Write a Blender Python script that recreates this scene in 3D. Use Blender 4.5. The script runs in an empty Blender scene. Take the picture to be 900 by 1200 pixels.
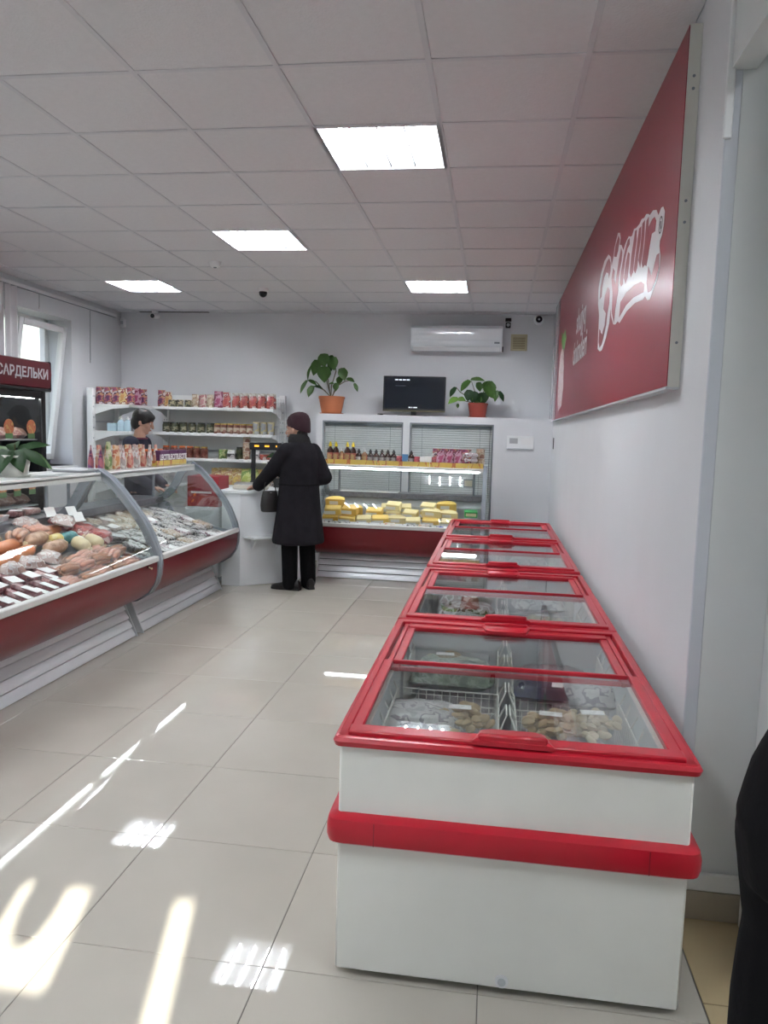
import bpy, bmesh, math, random
from mathutils import Vector, Matrix, Euler
random.seed(7)
scene = bpy.context.scene
COL = scene.collection
PI = math.pi
# ------------------------------------------------------------------ camera
CAM_R = ((0.98926112, 0.14335439, 0.02849498), (-0.04257738, 0.09614736, 0.99445606), (-0.13981992, 0.98498995, -0.1012185))
cam = bpy.data.cameras.new('camera')
cam.sensor_fit = 'VERTICAL'; cam.sensor_height = 36.0; cam.lens = 898.35 / 1200 * 36.0
cam.clip_start = 0.05; cam.clip_end = 200
camo = bpy.data.objects.new('camera', cam); COL.objects.link(camo)
r_, u_, f_ = [Vector(v) for v in CAM_R]
camo.matrix_world = Matrix(((r_.x, u_.x, -f_.x, 0), (r_.y, u_.y, -f_.y, 0), (r_.z, u_.z, -f_.z, 1.5), (0, 0, 0, 1)))
scene.camera = camo
# ------------------------------------------------------------------ view, sky, sun
vs = scene.view_settings
scene.display_settings.display_device = 'sRGB'
vs.view_transform = 'Standard'; vs.look = 'None'; vs.gamma = 1.0; vs.use_curve_mapping = False
vs.exposure = 1.18
SUN_EL = math.radians(30.4)
sun_h = Vector((-0.244, 0.970, 0)).normalized()
sun_d = Vector((sun_h.x * math.cos(SUN_EL), sun_h.y * math.cos(SUN_EL), -math.sin(SUN_EL)))
w = bpy.data.worlds.new('sky'); scene.world = w; w.use_nodes = True
nt = w.node_tree; nt.nodes.clear()
sky = nt.nodes.new('ShaderNodeTexSky'); sky.sky_type = 'NISHITA'; sky.sun_disc = False
sky.sun_elevation = SUN_EL; sky.sun_rotation = math.atan2(-sun_h.x, -sun_h.y)
bg = nt.nodes.new('ShaderNodeBackground'); bg.inputs[1].default_value = 0.4
out = nt.nodes.new('ShaderNodeOutputWorld')
nt.links.new(sky.outputs[0], bg.inputs[0]); nt.links.new(bg.outputs[0], out.inputs[0])
sl = bpy.data.lights.new('sun', 'SUN'); sl.energy = 10.0; sl.angle = math.radians(0.6); sl.color = (1, .93, .8)
so = bpy.data.objects.new('sun', sl); COL.objects.link(so); so.location = (2, -8, 6)
so.rotation_euler = sun_d.to_track_quat('-Z', 'Y').to_euler()
LAMP_POWER = 76.0       # emission of the ceiling tubes
CASE_POWER = 9.0        # emission of the small tubes inside the display counters
# ------------------------------------------------------------------ materials
MATS = {}
def mat(name, col, rough=.5, metal=0., spec=.5, noise=0., nscale=8., bump=0., bscale=60., coat=0., emit=0., alpha=1., trans=0.):
    if name in MATS: return MATS[name]
    m = bpy.data.materials.new(name); m.use_nodes = True; t = m.node_tree
    b = t.nodes['Principled BSDF']; c = (col[0], col[1], col[2], 1)
    b.inputs['Base Color'].default_value = c; b.inputs['Roughness'].default_value = rough
    b.inputs['Metallic'].default_value = metal; b.inputs['Specular IOR Level'].default_value = spec
    if coat: b.inputs['Coat Weight'].default_value = coat; b.inputs['Coat Roughness'].default_value = .05
    if emit: b.inputs['Emission Color'].default_value = c; b.inputs['Emission Strength'].default_value = emit
    if trans: b.inputs['Transmission Weight'].default_value = trans
    if noise or bump: tc = t.nodes.new('ShaderNodeTexCoord')
    if noise:
        n = t.nodes.new('ShaderNodeTexNoise'); n.inputs['Scale'].default_value = nscale; n.inputs['Detail'].default_value = 4
        t.links.new(tc.outputs['Object'], n.inputs['Vector'])
        r = t.nodes.new('ShaderNodeValToRGB')
        r.color_ramp.elements[0].position = .3; r.color_ramp.elements[1].position = .7
        r.color_ramp.elements[0].color = tuple(max(0, x * (1 - noise)) for x in col) + (1,)
        r.color_ramp.elements[1].color = tuple(min(1, x * (1 + noise)) for x in col) + (1,)
        t.links.new(n.outputs['Fac'], r.inputs['Fac']); t.links.new(r.outputs['Color'], b.inputs['Base Color'])
    if bump:
        n2 = t.nodes.new('ShaderNodeTexNoise'); n2.inputs['Scale'].default_value = bscale; n2.inputs['Detail'].default_value = 3
        t.links.new(tc.outputs['Object'], n2.inputs['Vector'])
        bp = t.nodes.new('ShaderNodeBump'); bp.inputs['Strength'].default_value = bump; bp.inputs['Distance'].default_value = .01
        t.links.new(n2.outputs['Fac'], bp.inputs['Height']); t.links.new(bp.outputs['Normal'], b.inputs['Normal'])
    MATS[name] = m; return m
def printed(name, cols, scale=14., rough=.3, stretch=(1, 1, 1), bump=.15):
    """packaging print: patches of a few flat colours"""
    if name in MATS: return MATS[name]
    cols = [tuple(.86 * (.80 * c + .20 * (sum(q) / 3)) for c in q) for q in cols]
    m = mat(name, cols[0], rough); t = m.node_tree; b = t.nodes['Principled BSDF']
    tc = t.nodes.new('ShaderNodeTexCoord'); mp = t.nodes.new('ShaderNodeMapping'); mp.inputs['Scale'].default_value = stretch
    n = t.nodes.new('ShaderNodeTexNoise'); n.inputs['Scale'].default_value = scale; n.inputs['Detail'].default_value = 2.5
    r = t.nodes.new('ShaderNodeValToRGB'); r.color_ramp.interpolation = 'CONSTANT'
    k = len(cols); el = r.color_ramp.elements
    el[0].position = 0; el[0].color = tuple(cols[0]) + (1,); el[1].position = .36 + .28 / max(1, k - 1) * .5; el[1].color = tuple(cols[1 % k]) + (1,)
    for i in range(2, k):
        e = el.new(.40 + .22 * i / k); e.color = tuple(cols[i]) + (1,)
    t.links.new(tc.outputs['Object'], mp.inputs[0]); t.links.new(mp.outputs[0], n.inputs['Vector'])
    t.links.new(n.outputs['Fac'], r.inputs['Fac']); t.links.new(r.outputs['Color'], b.inputs['Base Color'])
    if bump:
        n2 = t.nodes.new('ShaderNodeTexNoise'); n2.inputs['Scale'].default_value = 35; t.links.new(tc.outputs['Object'], n2.inputs['Vector'])
        bp = t.nodes.new('ShaderNodeBump'); bp.inputs['Strength'].default_value = bump * 3; bp.inputs['Distance'].default_value = .01
        t.links.new(n2.outputs['Fac'], bp.inputs['Height']); t.links.new(bp.outputs['Normal'], b.inputs['Normal'])
    return m
def glassmat(name, tint=(.97, .985, .98), ior=1.45, rough=.0):
    """sheet glass: lets light straight through and mirrors by Fresnel"""
    if name in MATS: return MATS[name]
    m = bpy.data.materials.new(name); m.use_nodes = True; t = m.node_tree; t.nodes.clear()
    o = t.nodes.new('ShaderNodeOutputMaterial'); mx = t.nodes.new('ShaderNodeMixShader')
    tr = t.nodes.new('ShaderNodeBsdfTransparent'); tr.inputs[0].default_value = tint + (1,)
    gl = t.nodes.new('ShaderNodeBsdfGlossy'); gl.inputs['Roughness'].default_value = rough
    lw = t.nodes.new('ShaderNodeLayerWeight'); lw.inputs['Blend'].default_value = .5
    pw_ = t.nodes.new('ShaderNodeMath'); pw_.operation = 'POWER'; pw_.inputs[1].default_value = 5.0
    fr = t.nodes.new('ShaderNodeMath'); fr.operation = 'MULTIPLY_ADD'; f0 = ((ior - 1) / (ior + 1)) ** 2
    fr.inputs[1].default_value = 1 - f0; fr.inputs[2].default_value = f0
    t.links.new(lw.outputs['Facing'], pw_.inputs[0]); t.links.new(pw_.outputs[0], fr.inputs[0])
    t.links.new(fr.outputs[0], mx.inputs[0]); t.links.new(tr.outputs[0], mx.inputs[1]); t.links.new(gl.outputs[0], mx.inputs[2])
    t.links.new(mx.outputs[0], o.inputs[0]); MATS[name] = m; return m
def filmmat(name, tint=(.9, .9, .9), haze=.12):
    """clear plastic film: mostly transparent, milky and glossy"""
    if name in MATS: return MATS[name]
    m = bpy.data.materials.new(name); m.use_nodes = True; t = m.node_tree; t.nodes.clear()
    o = t.nodes.new('ShaderNodeOutputMaterial'); mx = t.nodes.new('ShaderNodeMixShader')
    tr = t.nodes.new('ShaderNodeBsdfTransparent'); p = t.nodes.new('ShaderNodeBsdfPrincipled')
    p.inputs['Base Color'].default_value = tint + (1,); p.inputs['Roughness'].default_value = .15
    mx.inputs[0].default_value = haze
    tc = t.nodes.new('ShaderNodeTexCoord'); n2 = t.nodes.new('ShaderNodeTexNoise'); n2.inputs['Scale'].default_value = 25
    bp = t.nodes.new('ShaderNodeBump'); bp.inputs['Strength'].default_value = .7; bp.inputs['Distance'].default_value = .01
    t.links.new(tc.outputs['Object'], n2.inputs['Vector']); t.links.new(n2.outputs['Fac'], bp.inputs['Height']); t.links.new(bp.outputs['Normal'], p.inputs['Normal'])
    t.links.new(tr.outputs[0], mx.inputs[1]); t.links.new(p.outputs[0], mx.inputs[2]); t.links.new(mx.outputs[0], o.inputs[0])
    MATS[name] = m; return m
WALL = mat('wall paint', (.71, .72, .745), .55, noise=.015, nscale=3, bump=.06, bscale=180)
WALLR = mat('grey white paint', (.72, .745, .74), .6, noise=.02, nscale=3)
WHITE = mat('white enamel', (.86, .865, .85), .28, noise=.02, nscale=4)
BODYW = mat('freezer enamel', (.84, .84, .79), .3, noise=.025, nscale=5)
PLASTW = mat('white plastic', (.82, .83, .84), .35)
RED = mat('red plastic', (.47, .009, .024), .3, spec=.5, noise=.06, nscale=6)
REDP = mat('dark red enamel', (.15, .006, .011), .3, spec=.4)
GREY = mat('grey plastic', (.22, .25, .28), .4)
GREYL = mat('light grey plastic', (.55, .58, .60), .4)
SLATM = mat('pale metal slat', (.70, .72, .75), .35, metal=.25)
STEEL = mat('brushed steel', (.55, .56, .57), .3, metal=.9)
DARK = mat('dark void', (.02, .02, .022), .7)
BLACK = mat('black plastic', (.012, .012, .014), .35)
BLKG = mat('black gloss', (.006, .007, .012), .12)
GLASS = glassmat('clear glass')
GLASSF = glassmat('freezer lid glass', (.95, .97, .96), 1.5)
WIRE = mat('white coated wire', (.80, .80, .76), .35)
TUBE = mat('lit tube', (.93, .96, 1.0), .5, emit=LAMP_POWER)
TUBEC = mat('lit counter tube', (.95, .98, 1.0), .5, emit=CASE_POWER)
PAPER = mat('white paper', (.82, .82, .82), .7)
# ------------------------------------------------------------------ mesh builder
class MB:
    def __init__(s): s.v = []; s.f = []
    def add(s, vs_, fs):
        k = len(s.v); s.v += [tuple(p) for p in vs_]; s.f += [tuple(i + k for i in f) for f in fs]; return k
    def box(s, x0, y0, z0, x1, y1, z1, c=0.):
        if c <= 0:
            vv = [(x, y, z) for z in (z0, z1) for y in (y0, y1) for x in (x0, x1)]
            s.add(vv, [(0, 2, 3, 1), (4, 5, 7, 6), (0, 1, 5, 4), (2, 6, 7, 3), (0, 4, 6, 2), (1, 3, 7, 5)]); return s
        c = min(c, (x1 - x0) * .49, (y1 - y0) * .49, (z1 - z0) * .49)
        vv = []; X = (x0, x1); Y = (y0, y1); Z = (z0, z1); sg = (1, -1)
        for k in (0, 1):
            for j in (0, 1):
                for i in (0, 1):
                    vv += [(X[i], Y[j] + c * sg[j], Z[k] + c * sg[k]), (X[i] + c * sg[i], Y[j], Z[k] + c * sg[k]), (X[i] + c * sg[i], Y[j] + c * sg[j], Z[k])]
        I = lambda i, j, k, a: (k * 4 + j * 2 + i) * 3 + a
        fs = []
        def q(a, b, c_, d, n):
            p = [Vector(vv[t]) for t in (a, b, c_, d)]
            nn = (p[1] - p[0]).cross(p[2] - p[0])
            fs.append((a, b, c_, d) if nn.dot(Vector(n)) > 0 else (d, c_, b, a))
        for i in (0, 1):
            q(I(i, 0, 0, 0), I(i, 1, 0, 0), I(i, 1, 1, 0), I(i, 0, 1, 0), (-sg[i], 0, 0))
            q(I(0, i, 0, 1), I(1, i, 0, 1), I(1, i, 1, 1), I(0, i, 1, 1), (0, -sg[i], 0))
            q(I(0, 0, i, 2), I(1, 0, i, 2), I(1, 1, i, 2), I(0, 1, i, 2), (0, 0, -sg[i]))
        for a in (0, 1):
            for b in (0, 1):
                q(I(0, a, b, 1), I(1, a, b, 1), I(1, a, b, 2), I(0, a, b, 2), (0, -sg[a], -sg[b]))
                q(I(a, 0, b, 0), I(a, 1, b, 0), I(a, 1, b, 2), I(a, 0, b, 2), (-sg[a], 0, -sg[b]))
                q(I(a, b, 0, 0), I(a, b, 1, 0), I(a, b, 1, 1), I(a, b, 0, 1), (-sg[a], -sg[b], 0))
        for k in (0, 1):
            for j in (0, 1):
                for i in (0, 1):
                    t = (I(i, j, k, 0), I(i, j, k, 1), I(i, j, k, 2)); p = [Vector(vv[n]) for n in t]
                    nn = (p[1] - p[0]).cross(p[2] - p[0])
                    fs.append(t if nn.dot(Vector((-sg[i], -sg[j], -sg[k]))) > 0 else t[::-1])
        s.add(vv, fs); return s
    def loft(s, rings, cap0=True, cap1=True, closed=True):
        n = len(rings[0]); k = len(s.v)
        for r in rings: s.v += [tuple(p) for p in r]
        for a in range(len(rings) - 1):
            for i in range(n if closed else n - 1):
                j = (i + 1) % n
                s.f.append((k + a * n + i, k + a * n + j, k + (a + 1) * n + j, k + (a + 1) * n + i))
        if cap0: s.f.append(tuple(k + i for i in reversed(range(n))))
        if cap1: s.f.append(tuple(k + (len(rings) - 1) * n + i for i in range(n)))
        return s
    def tube(s, pts, r, n=8, caps=True, flat=1.):
        pts = [Vector(p) for p in pts]; m = len(pts); rr = r if isinstance(r, (list, tuple)) else [r] * m
        rings = []; ref = None
        for i, p in enumerate(pts):
            d = (pts[min(i + 1, m - 1)] - pts[max(i - 1, 0)])
            if d.length < 1e-9: d = Vector((0, 0, 1))
            d.normalize()
            if ref is None:
                ref = Vector((0, 0, 1)) if abs(d.z) < .9 else Vector((1, 0, 0))
            a = d.cross(ref)
            if a.length < 1e-4: a = d.orthogonal()
            a.normalize(); b = a.cross(d).normalized(); ref = b
            # winding: rings run a -> b about d
            rings.append([p + (a * math.cos(t) + (-b) * math.sin(t) * flat) * rr[i] for t in [2 * PI * k / n for k in range(n)]])
        s.loft(rings, caps, caps); return s
    def capsule(s, p0, p1, r0, r1, n=12):
        p0 = Vector(p0); p1 = Vector(p1); d = (p1 - p0)
        L = d.length; d = d.normalized() if L > 1e-6 else Vector((0, 0, 1))
        pts = []; rs = []
        for a in (-.995, -.8, -.45): pts.append(p0 + d * r0 * a); rs.append(r0 * math.sqrt(1 - a * a))
        pts.append(p0); rs.append(r0); pts.append(p1); rs.append(r1)
        for a in (.45, .8, .995): pts.append(p1 + d * r1 * a); rs.append(r1 * math.sqrt(1 - a * a))
        return s.tube(pts, rs, n)
    def lathe(s, prof, n=16, c=(0, 0, 0), sx=1., sy=1.):
        rings = [[(c[0] + r * sx * math.cos(2 * PI * k / n), c[1] + r * sy * math.sin(2 * PI * k / n), c[2] + z) for k in range(n)] for r, z in prof]
        s.loft(rings); return s
    def ell(s, c, r, n=14, m=9, M=None):
        rings = []
        for j in range(m):
            th = PI * (j + .35) / (m - 1 + .7) if m > 1 else 0
            z = -math.cos(th); q = math.sin(th)
            ring = []
            for k in range(n):
                p = Vector((r[0] * q * math.cos(2 * PI * k / n), r[1] * q * math.sin(2 * PI * k / n), r[2] * z))
                if M is not None: p = M @ p
                ring.append((c[0] + p.x, c[1] + p.y, c[2] + p.z))
            rings.append(ring)
        s.loft(rings); return s
    def prism(s, poly, fn, t0, t1):
        """poly of 2-D points; fn(a, b, t) -> 3-D"""
        n = len(poly); k = len(s.v)
        s.v += [tuple(fn(a, b, t0)) for a, b in poly] + [tuple(fn(a, b, t1)) for a, b in poly]
        s.f.append(tuple(k + i for i in reversed(range(n)))); s.f.append(tuple(k + n + i for i in range(n)))
        for i in range(n):
            j = (i + 1) % n; s.f.append((k + i, k + j, k + n + j, k + n + i))
        return s
    def strip(s, outer, inner, fn, t0, t1):
        """solid between two polylines, pulled from t0 to t1"""
        rings = [[fn(*o, t0), fn(*o, t1), fn(*i, t1), fn(*i, t0)] for o, i in zip(outer, inner)]
        s.loft(rings); return s
    def move(s, M):
        s.v = [tuple(M @ Vector(p)) for p in s.v]; return s
    def mesh(s, name, m, smooth=True, ang=40):
        me = bpy.data.meshes.new(name); me.from_pydata(s.v, [], s.f)
        bm = bmesh.new(); bm.from_mesh(me)
        big = [f for f in bm.faces if len(f.verts) > 4]
        if big: bmesh.ops.triangulate(bm, faces=big)
        bmesh.ops.recalc_face_normals(bm, faces=bm.faces); bm.to_mesh(me); bm.free()
        for mm in (m if isinstance(m, (list, tuple)) else [m]): me.materials.append(mm)
        if smooth:
            for p in me.polygons: p.use_smooth = True
            me.set_sharp_from_angle(angle=math.radians(ang))
        me.update(); return me
    def obj(s, name, m, parent=None, smooth=True, ang=40):
        o = bpy.data.objects.new(name, s.mesh(name, m, smooth, ang)); COL.objects.link(o)
        if parent is not None: o.parent = parent
        return o
def part(name, me, parent, loc=(0, 0, 0), rot=(0, 0, 0)):
    o = bpy.data.objects.new(name, me); COL.objects.link(o); o.parent = parent; o.location = loc; o.rotation_euler = rot; return o
def tag(o, label=None, cat=None, group=None, kind=None):
    if label: o['label'] = label
    if cat: o['category'] = cat
    if group: o['group'] = group
    if kind: o['kind'] = kind
    return o
def thing(name, label, cat, loc=(0, 0, 0), rz=0., group=None):
    o = bpy.data.objects.new(name, None); COL.objects.link(o); o.location = loc; o.rotation_euler = (0, 0, rz)
    o.empty_display_size = .05
    return tag(o, label, cat, group)
def struct(name, mb, m, parent=None, smooth=False):
    o = mb.obj(name, m, parent, smooth); o['kind'] = 'structure'; return o
KIDS = {}
def copy_thing(root, loc, rz, label, group=None, rot=None, scale=None):
    c = root.copy(); COL.objects.link(c); c.location = loc; c.rotation_euler = rot if rot else (0, 0, rz)
    if scale: c.scale = scale
    c['label'] = label
    if group: c['group'] = group
    for ch in KIDS[root.name]:
        d = ch.copy(); COL.objects.link(d); d.parent = c
        for g in KIDS.get(ch.name, []):
            e = g.copy(); COL.objects.link(e); e.parent = d
    return c
PROTO = {}
def inst(key, build, loc, rz, label, group=None, rot=None, scale=None):
    """first use builds the thing with its parts, every later one copies it and each of its parts"""
    if key not in PROTO:
        r = build(); PROTO[key] = r
        ch = [o for o in COL.objects if o.parent == r]; KIDS[r.name] = ch
        for c in ch: KIDS[c.name] = [o for o in COL.objects if o.parent == c]
        r.location = loc; r.rotation_euler = rot if rot else (0, 0, rz)
        if scale: r.scale = scale
        r['label'] = label
        if group: r['group'] = group
        return r
    return copy_thing(PROTO[key], loc, rz, label, group, rot, scale)
ORD = ['first', 'second', 'third', 'fourth', 'fifth', 'sixth', 'seventh', 'eighth', 'ninth', 'tenth', 'eleventh', 'twelfth', 'thirteenth', 'fourteenth', 'fifteenth', 'sixteenth', 'seventeenth', 'eighteenth', 'nineteenth', 'twentieth', 'twenty-first', 'twenty-second', 'twenty-third', 'twenty-fourth']
def remesh(mb, name, m, parent, vox=.008, it=3):
    """fuse overlapping pieces into one continuous smooth skin"""
    me = bpy.data.meshes.new('tmp'); me.from_pydata(mb.v, [], mb.f)
    bm = bmesh.new(); bm.from_mesh(me); bmesh.ops.recalc_face_normals(bm, faces=bm.faces); bm.to_mesh(me); bm.free()
    t = bpy.data.objects.new('tmp', me); COL.objects.link(t)
    a = t.modifiers.new('r', 'REMESH'); a.mode = 'VOXEL'; a.voxel_size = vox
    if it:
        b = t.modifiers.new('s', 'SMOOTH'); b.iterations = it; b.factor = .5
    bpy.context.view_layer.update()
    nm = bpy.data.meshes.new_from_object(t.evaluated_get(bpy.context.evaluated_depsgraph_get()))
    bpy.data.objects.remove(t); bpy.data.meshes.remove(me)
    nm.name = name; nm.materials.clear(); nm.materials.append(m)
    for p in nm.polygons: p.use_smooth = True
    o = bpy.data.objects.new(name, nm); COL.objects.link(o); o.parent = parent; return o
def text_mesh(body, size, m, name, parent, M, ext=.001, shear=0., bold=0.):
    cu = bpy.data.curves.new('t', 'FONT'); cu.body = body; cu.size = size; cu.extrude = ext; cu.shear = shear; cu.offset = bold
    cu.align_x = 'CENTER'; cu.resolution_u = 3
    t = bpy.data.objects.new('t', cu); COL.objects.link(t); bpy.context.view_layer.update()
    me = bpy.data.meshes.new_from_object(t.evaluated_get(bpy.context.evaluated_depsgraph_get()))
    bpy.data.objects.remove(t); bpy.data.curves.remove(cu)
    me.transform(M); me.materials.clear(); me.materials.append(m); me.name = name
    o = bpy.data.objects.new(name, me); COL.objects.link(o); o.parent = parent; return o
# ------------------------------------------------------------------ room shell
XL, XR, YB, YR, ZC = -4.74, .62, 9.28, -1.6, 2.93
FLOORT = mat('polished floor tile', (.50, .472, .415), .014, spec=.55, noise=.035, nscale=2.5)
FLOORY = mat('yellowish floor tile', (.50, .40, .24), .25, noise=.05, nscale=3)
GROUT = mat('grout', (.16, .15, .14), .8)
fl = struct('floor', MB().box(XL - .1, YR - .1, -.06, 1.9, YB + .1, -.004), GROUT)
TILE = MB().box(.0012, .0012, -.004, .5988, .5988, 0, .0012).mesh('tile', FLOORT, False)
for i in range(-5, 4):
    for j in range(-5, 12):
        x = -1.785 + .6 * i; y = 2.552 + .6 * j
        if y < -.5 or y > 9.0 or x < -4.8: continue
        part('tile', TILE, fl, (x, y, random.uniform(-.0003, .0003)), (random.uniform(-4e-4, 4e-4), random.uniform(-4e-4, 4e-4), 0))
nt_ = MB().box(-4.785, -1.6, -.004, .615, -.452, 0).obj('rear_tiles', FLOORT, fl)
TILEY = MB().box(.0015, .0015, -.004, .5985, .3985, 0, .0012).mesh('tile_y', FLOORY, False)
for j in range(0, 10): part('tile', TILEY, fl, (.6165, 2.03 - .4 * j, 0))
for j in range(0, 10): part('tile', TILEY, fl, (1.2165, 2.03 - .4 * j, 0))
# walls
struct('wall_back', MB().box(XL - .2, YB, 0, XR + .1, YB + .12, ZC + .1), WALL)
struct('wall_right', MB().box(XR, 2.43, 0, XR + .035, YB, ZC + .1), WALL)
struct('wall_recess', MB().box(XR + .035, 2.42, 0, 1.9, 2.52, ZC + .1), WALLR)
TRIM = mat('cool grey trim', (.60, .63, .68), .45)
struct('trim_1', MB().box(XR - .004, 2.416, .1, XR + .034, 2.4295, ZC, .002), TRIM)
struct('trim_2', MB().box(XR - .012, 2.405, 2.37, XR + .012, 2.416, ZC, .003), PLASTW)
lint = struct('wall_lintel', MB().box(XR, YR, 2.56, XR + .07, 2.415, ZC + .1, .0), WALLR)
struct('wall_door_jamb', MB().box(.832, 1.9, 0, .9, 2.418, ZC), WALLR)
struct('trim_3', MB().box(.815, 1.88, 0, .832, 2.40, .11, .003), WHITE)
SKIRT = mat('beige skirting tile', (.42, .36, .28), .3, noise=.06)
bb = struct('baseboard_right', MB().box(XR + .03, 2.412, 0, .83, 2.4195, .09), GROUT)
SK = MB().box(0, -.006, .001, .2, 0, .095, .002).mesh('skirting_tile', SKIRT)
part('tile', SK, bb, (.628, 2.412, 0))
struct('trim_4', MB().box(XR + .03, 2.404, .097, .83, 2.4195, .155, .004), WHITE)
# left wall with the window opening
WY0, WY1, WZ0, WZ1, WD = 6.3, 8.13, 1.05, 2.66, .34
lw = MB(); lw.box(XL - WD, YR, 0, XL, WY0, ZC + .1).box(XL - WD, WY1, 0, XL, YB, ZC + .1)
lw.box(XL - WD, WY0, 0, XL, WY1, WZ0).box(XL - WD, WY0, WZ1, XL, WY1, ZC + .1)
struct('wall_left', lw, WALL)
PVC = mat('white window plastic', (.85, .86, .87), .3)
win = struct('window_1', MB().box(XL - WD, WY0, WZ0, XL - WD + .06, WY0 + .07, WZ1).box(XL - WD, WY1 - .07, WZ0, XL - WD + .06, WY1, WZ1)
             .box(XL - WD, WY0, WZ0, XL - WD + .06, WY1, WZ0 + .07).box(XL - WD, WY0, WZ1 - .07, XL - WD + .06, WY1, WZ1)
             .box(XL - WD, 7.18, WZ0, XL - WD + .06, 7.26, WZ1), PVC)
struct('window_sill', MB().box(XL - WD + .05, WY0 - .03, WZ0 - .04, XL + .05, WY1 + .03, WZ0, .008), PVC, win)
MB().box(XL - WD + .025, WY0 + .07, WZ0 + .07, XL - WD + .031, 7.18, WZ1 - .07).obj('pane', GLASS, win)
sash = MB(); a0, a1, b0, b1 = 0, .86, 0, 1.48
sash.box(-.03, a0, b0, .03, a0 + .07, b1, .006).box(-.03, a1 - .07, b0, .03, a1, b1, .006).box(-.03, a0 + .07, b0, .03, a1 - .07, b0 + .07, .006).box(-.03, a0 + .07, b1 - .07, .03, a1 - .07, b1, .006)
so_ = sash.obj('tilted_sash', PVC, win); so_.location = (XL - WD + .10, 7.24, WZ0 + .06); so_.rotation_euler = (0, math.radians(7), 0)
pn = MB().box(-.004, a0 + .07, b0 + .07, .004, a1 - .07, b1 - .07).obj('pane', GLASS, so_)
hd = MB().box(.03, .02, .70, .045, .05, .76, .003).box(.045, .028, .72, .06, .042, .85, .004).obj('handle', PVC, so_)
struct('trim_5', MB().box(-6.1, 6.0, 2.2, -5.9, 7.55, 3.4), mat('brown timber', (.10, .05, .03), .7))
struct('wall_outside', MB().box(-9.2, 3.0, -.5, -9.0, 34, 9), mat('cream outside wall', (.50, .52, .44), .8, noise=.05))
# unseen rear wall; slots of the shop door shaped to throw the sun patches
rw = MB(); yy0, yy1 = YR - .03, YR
def rslab(x0, x1, z0, z1): rw.box(x0, yy0, z0, x1, yy1, z1)
rslab(XL - WD, -3.6, 0, ZC + .1); rslab(-3.6, -.62, 0, .3); rslab(-3.6, -.62, 1.93, ZC + .1); rslab(-.62, -.52, 0, ZC + .1); rslab(-.52, -.275, 0, 2.03); rslab(-.52, -.275, 2.315, ZC + .1); rslab(-.275, 0.008, 0, ZC + .1)
rslab(0.008, .074, 0, .4); rslab(0.008, .074, 2.315, ZC + .1); rslab(.074, 2.0, 0, ZC + .1)
struct('wall_rear', rw, WALL)
dr = struct('door_1', MB().box(-.56, YR, 0, -.52, YR + .03, 2.36).box(.085, YR, 0, .125, YR + .03, 2.36).box(-.52, YR, 2.32, .085, YR + .03, 2.36), PVC)
MB().box(-.52, YR - .02, 2.03, -.275, YR - .014, 2.315).obj('pane', GLASS, dr); MB().box(.008, YR - .02, .4, .074, YR - .014, 2.315).obj('pane', GLASS, dr)
win2 = struct('window_2', MB().box(-3.6, YR - .02, .3, -.62, YR + .02, .36).box(-3.6, YR - .02, 1.87, -.62, YR + .02, 1.93).box(-3.6, YR - .02, .36, -3.54, YR + .02, 1.87).box(-.68, YR - .02, .36, -.62, YR + .02, 1.87).box(-2.14, YR - .02, .36, -2.08, YR + .02, 1.87), PVC)  # unseen window added to let soft daylight reach the freezer front
MB().box(-3.54, YR - .004, .36, -.68, YR + .002, 1.87).obj('pane', GLASS, win2)
struct('wall_opposite', MB().box(-14, -6.3, -.5, 14, -6.0, 4.6), mat('pale building', (.55, .53, .48), .8, noise=.05))  # unseen building added to keep direct sun out of the rear window
st = MB(); st.prism([(.064 * math.cos(t * PI / 8), .150 * math.sin(t * PI / 8)) for t in range(16)], lambda a, b, t: (-.418 + a, t, 2.268 + b), YR - .012, YR - .010)
tag(st.obj('round_sticker', PLASTW, dr))  # unseen disc, sized to cast the round shadow in the sun patch
struct('wall_side', MB().box(1.9, YR, 0, 2.0, 2.52, ZC + .1), WALLR)
# ceiling: base, panels one by one, hanging grid, lamps in cells
CEILP = mat('ceiling panel', (.70, .69, .71), .85, noise=.02, nscale=30, bump=.25, bscale=90)
TBAR = mat('ceiling grid bar', (.62, .62, .65), .5)
ce = struct('ceiling', MB().box(XL - WD, YR - .1, ZC + .1, 2.0, YB + .12, ZC + .16), CEILP)
struct('ceiling_recess', MB().box(XR + .07, YR, ZC, .97, 2.42, ZC + .1).box(1.59, YR, ZC, 1.9, 2.42, ZC + .1).box(.97, YR, ZC, 1.59, .59, ZC + .1).box(.97, 1.21, ZC, 1.59, 2.42, ZC + .1), WALLR)
GX0, GY0 = -2.116, 2.485
gxs = [GX0 + .6 * i for i in range(-5, 5)]; gys = [GY0 + .6 * j for j in range(-7, 12)]
LAMPS = [(2, 2), (0, 5), (-3, 8), (2, 8)]
ADDED_LAMPS = [(1, -4), (-2, -2), (-3, 2)]  # unseen lamps added to light the near part of the room
CT = MB().box(-.298, -.298, 0, .298, .298, .014, .002).mesh('ceiling_tile', CEILP, False)
cuts = {}
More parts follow.
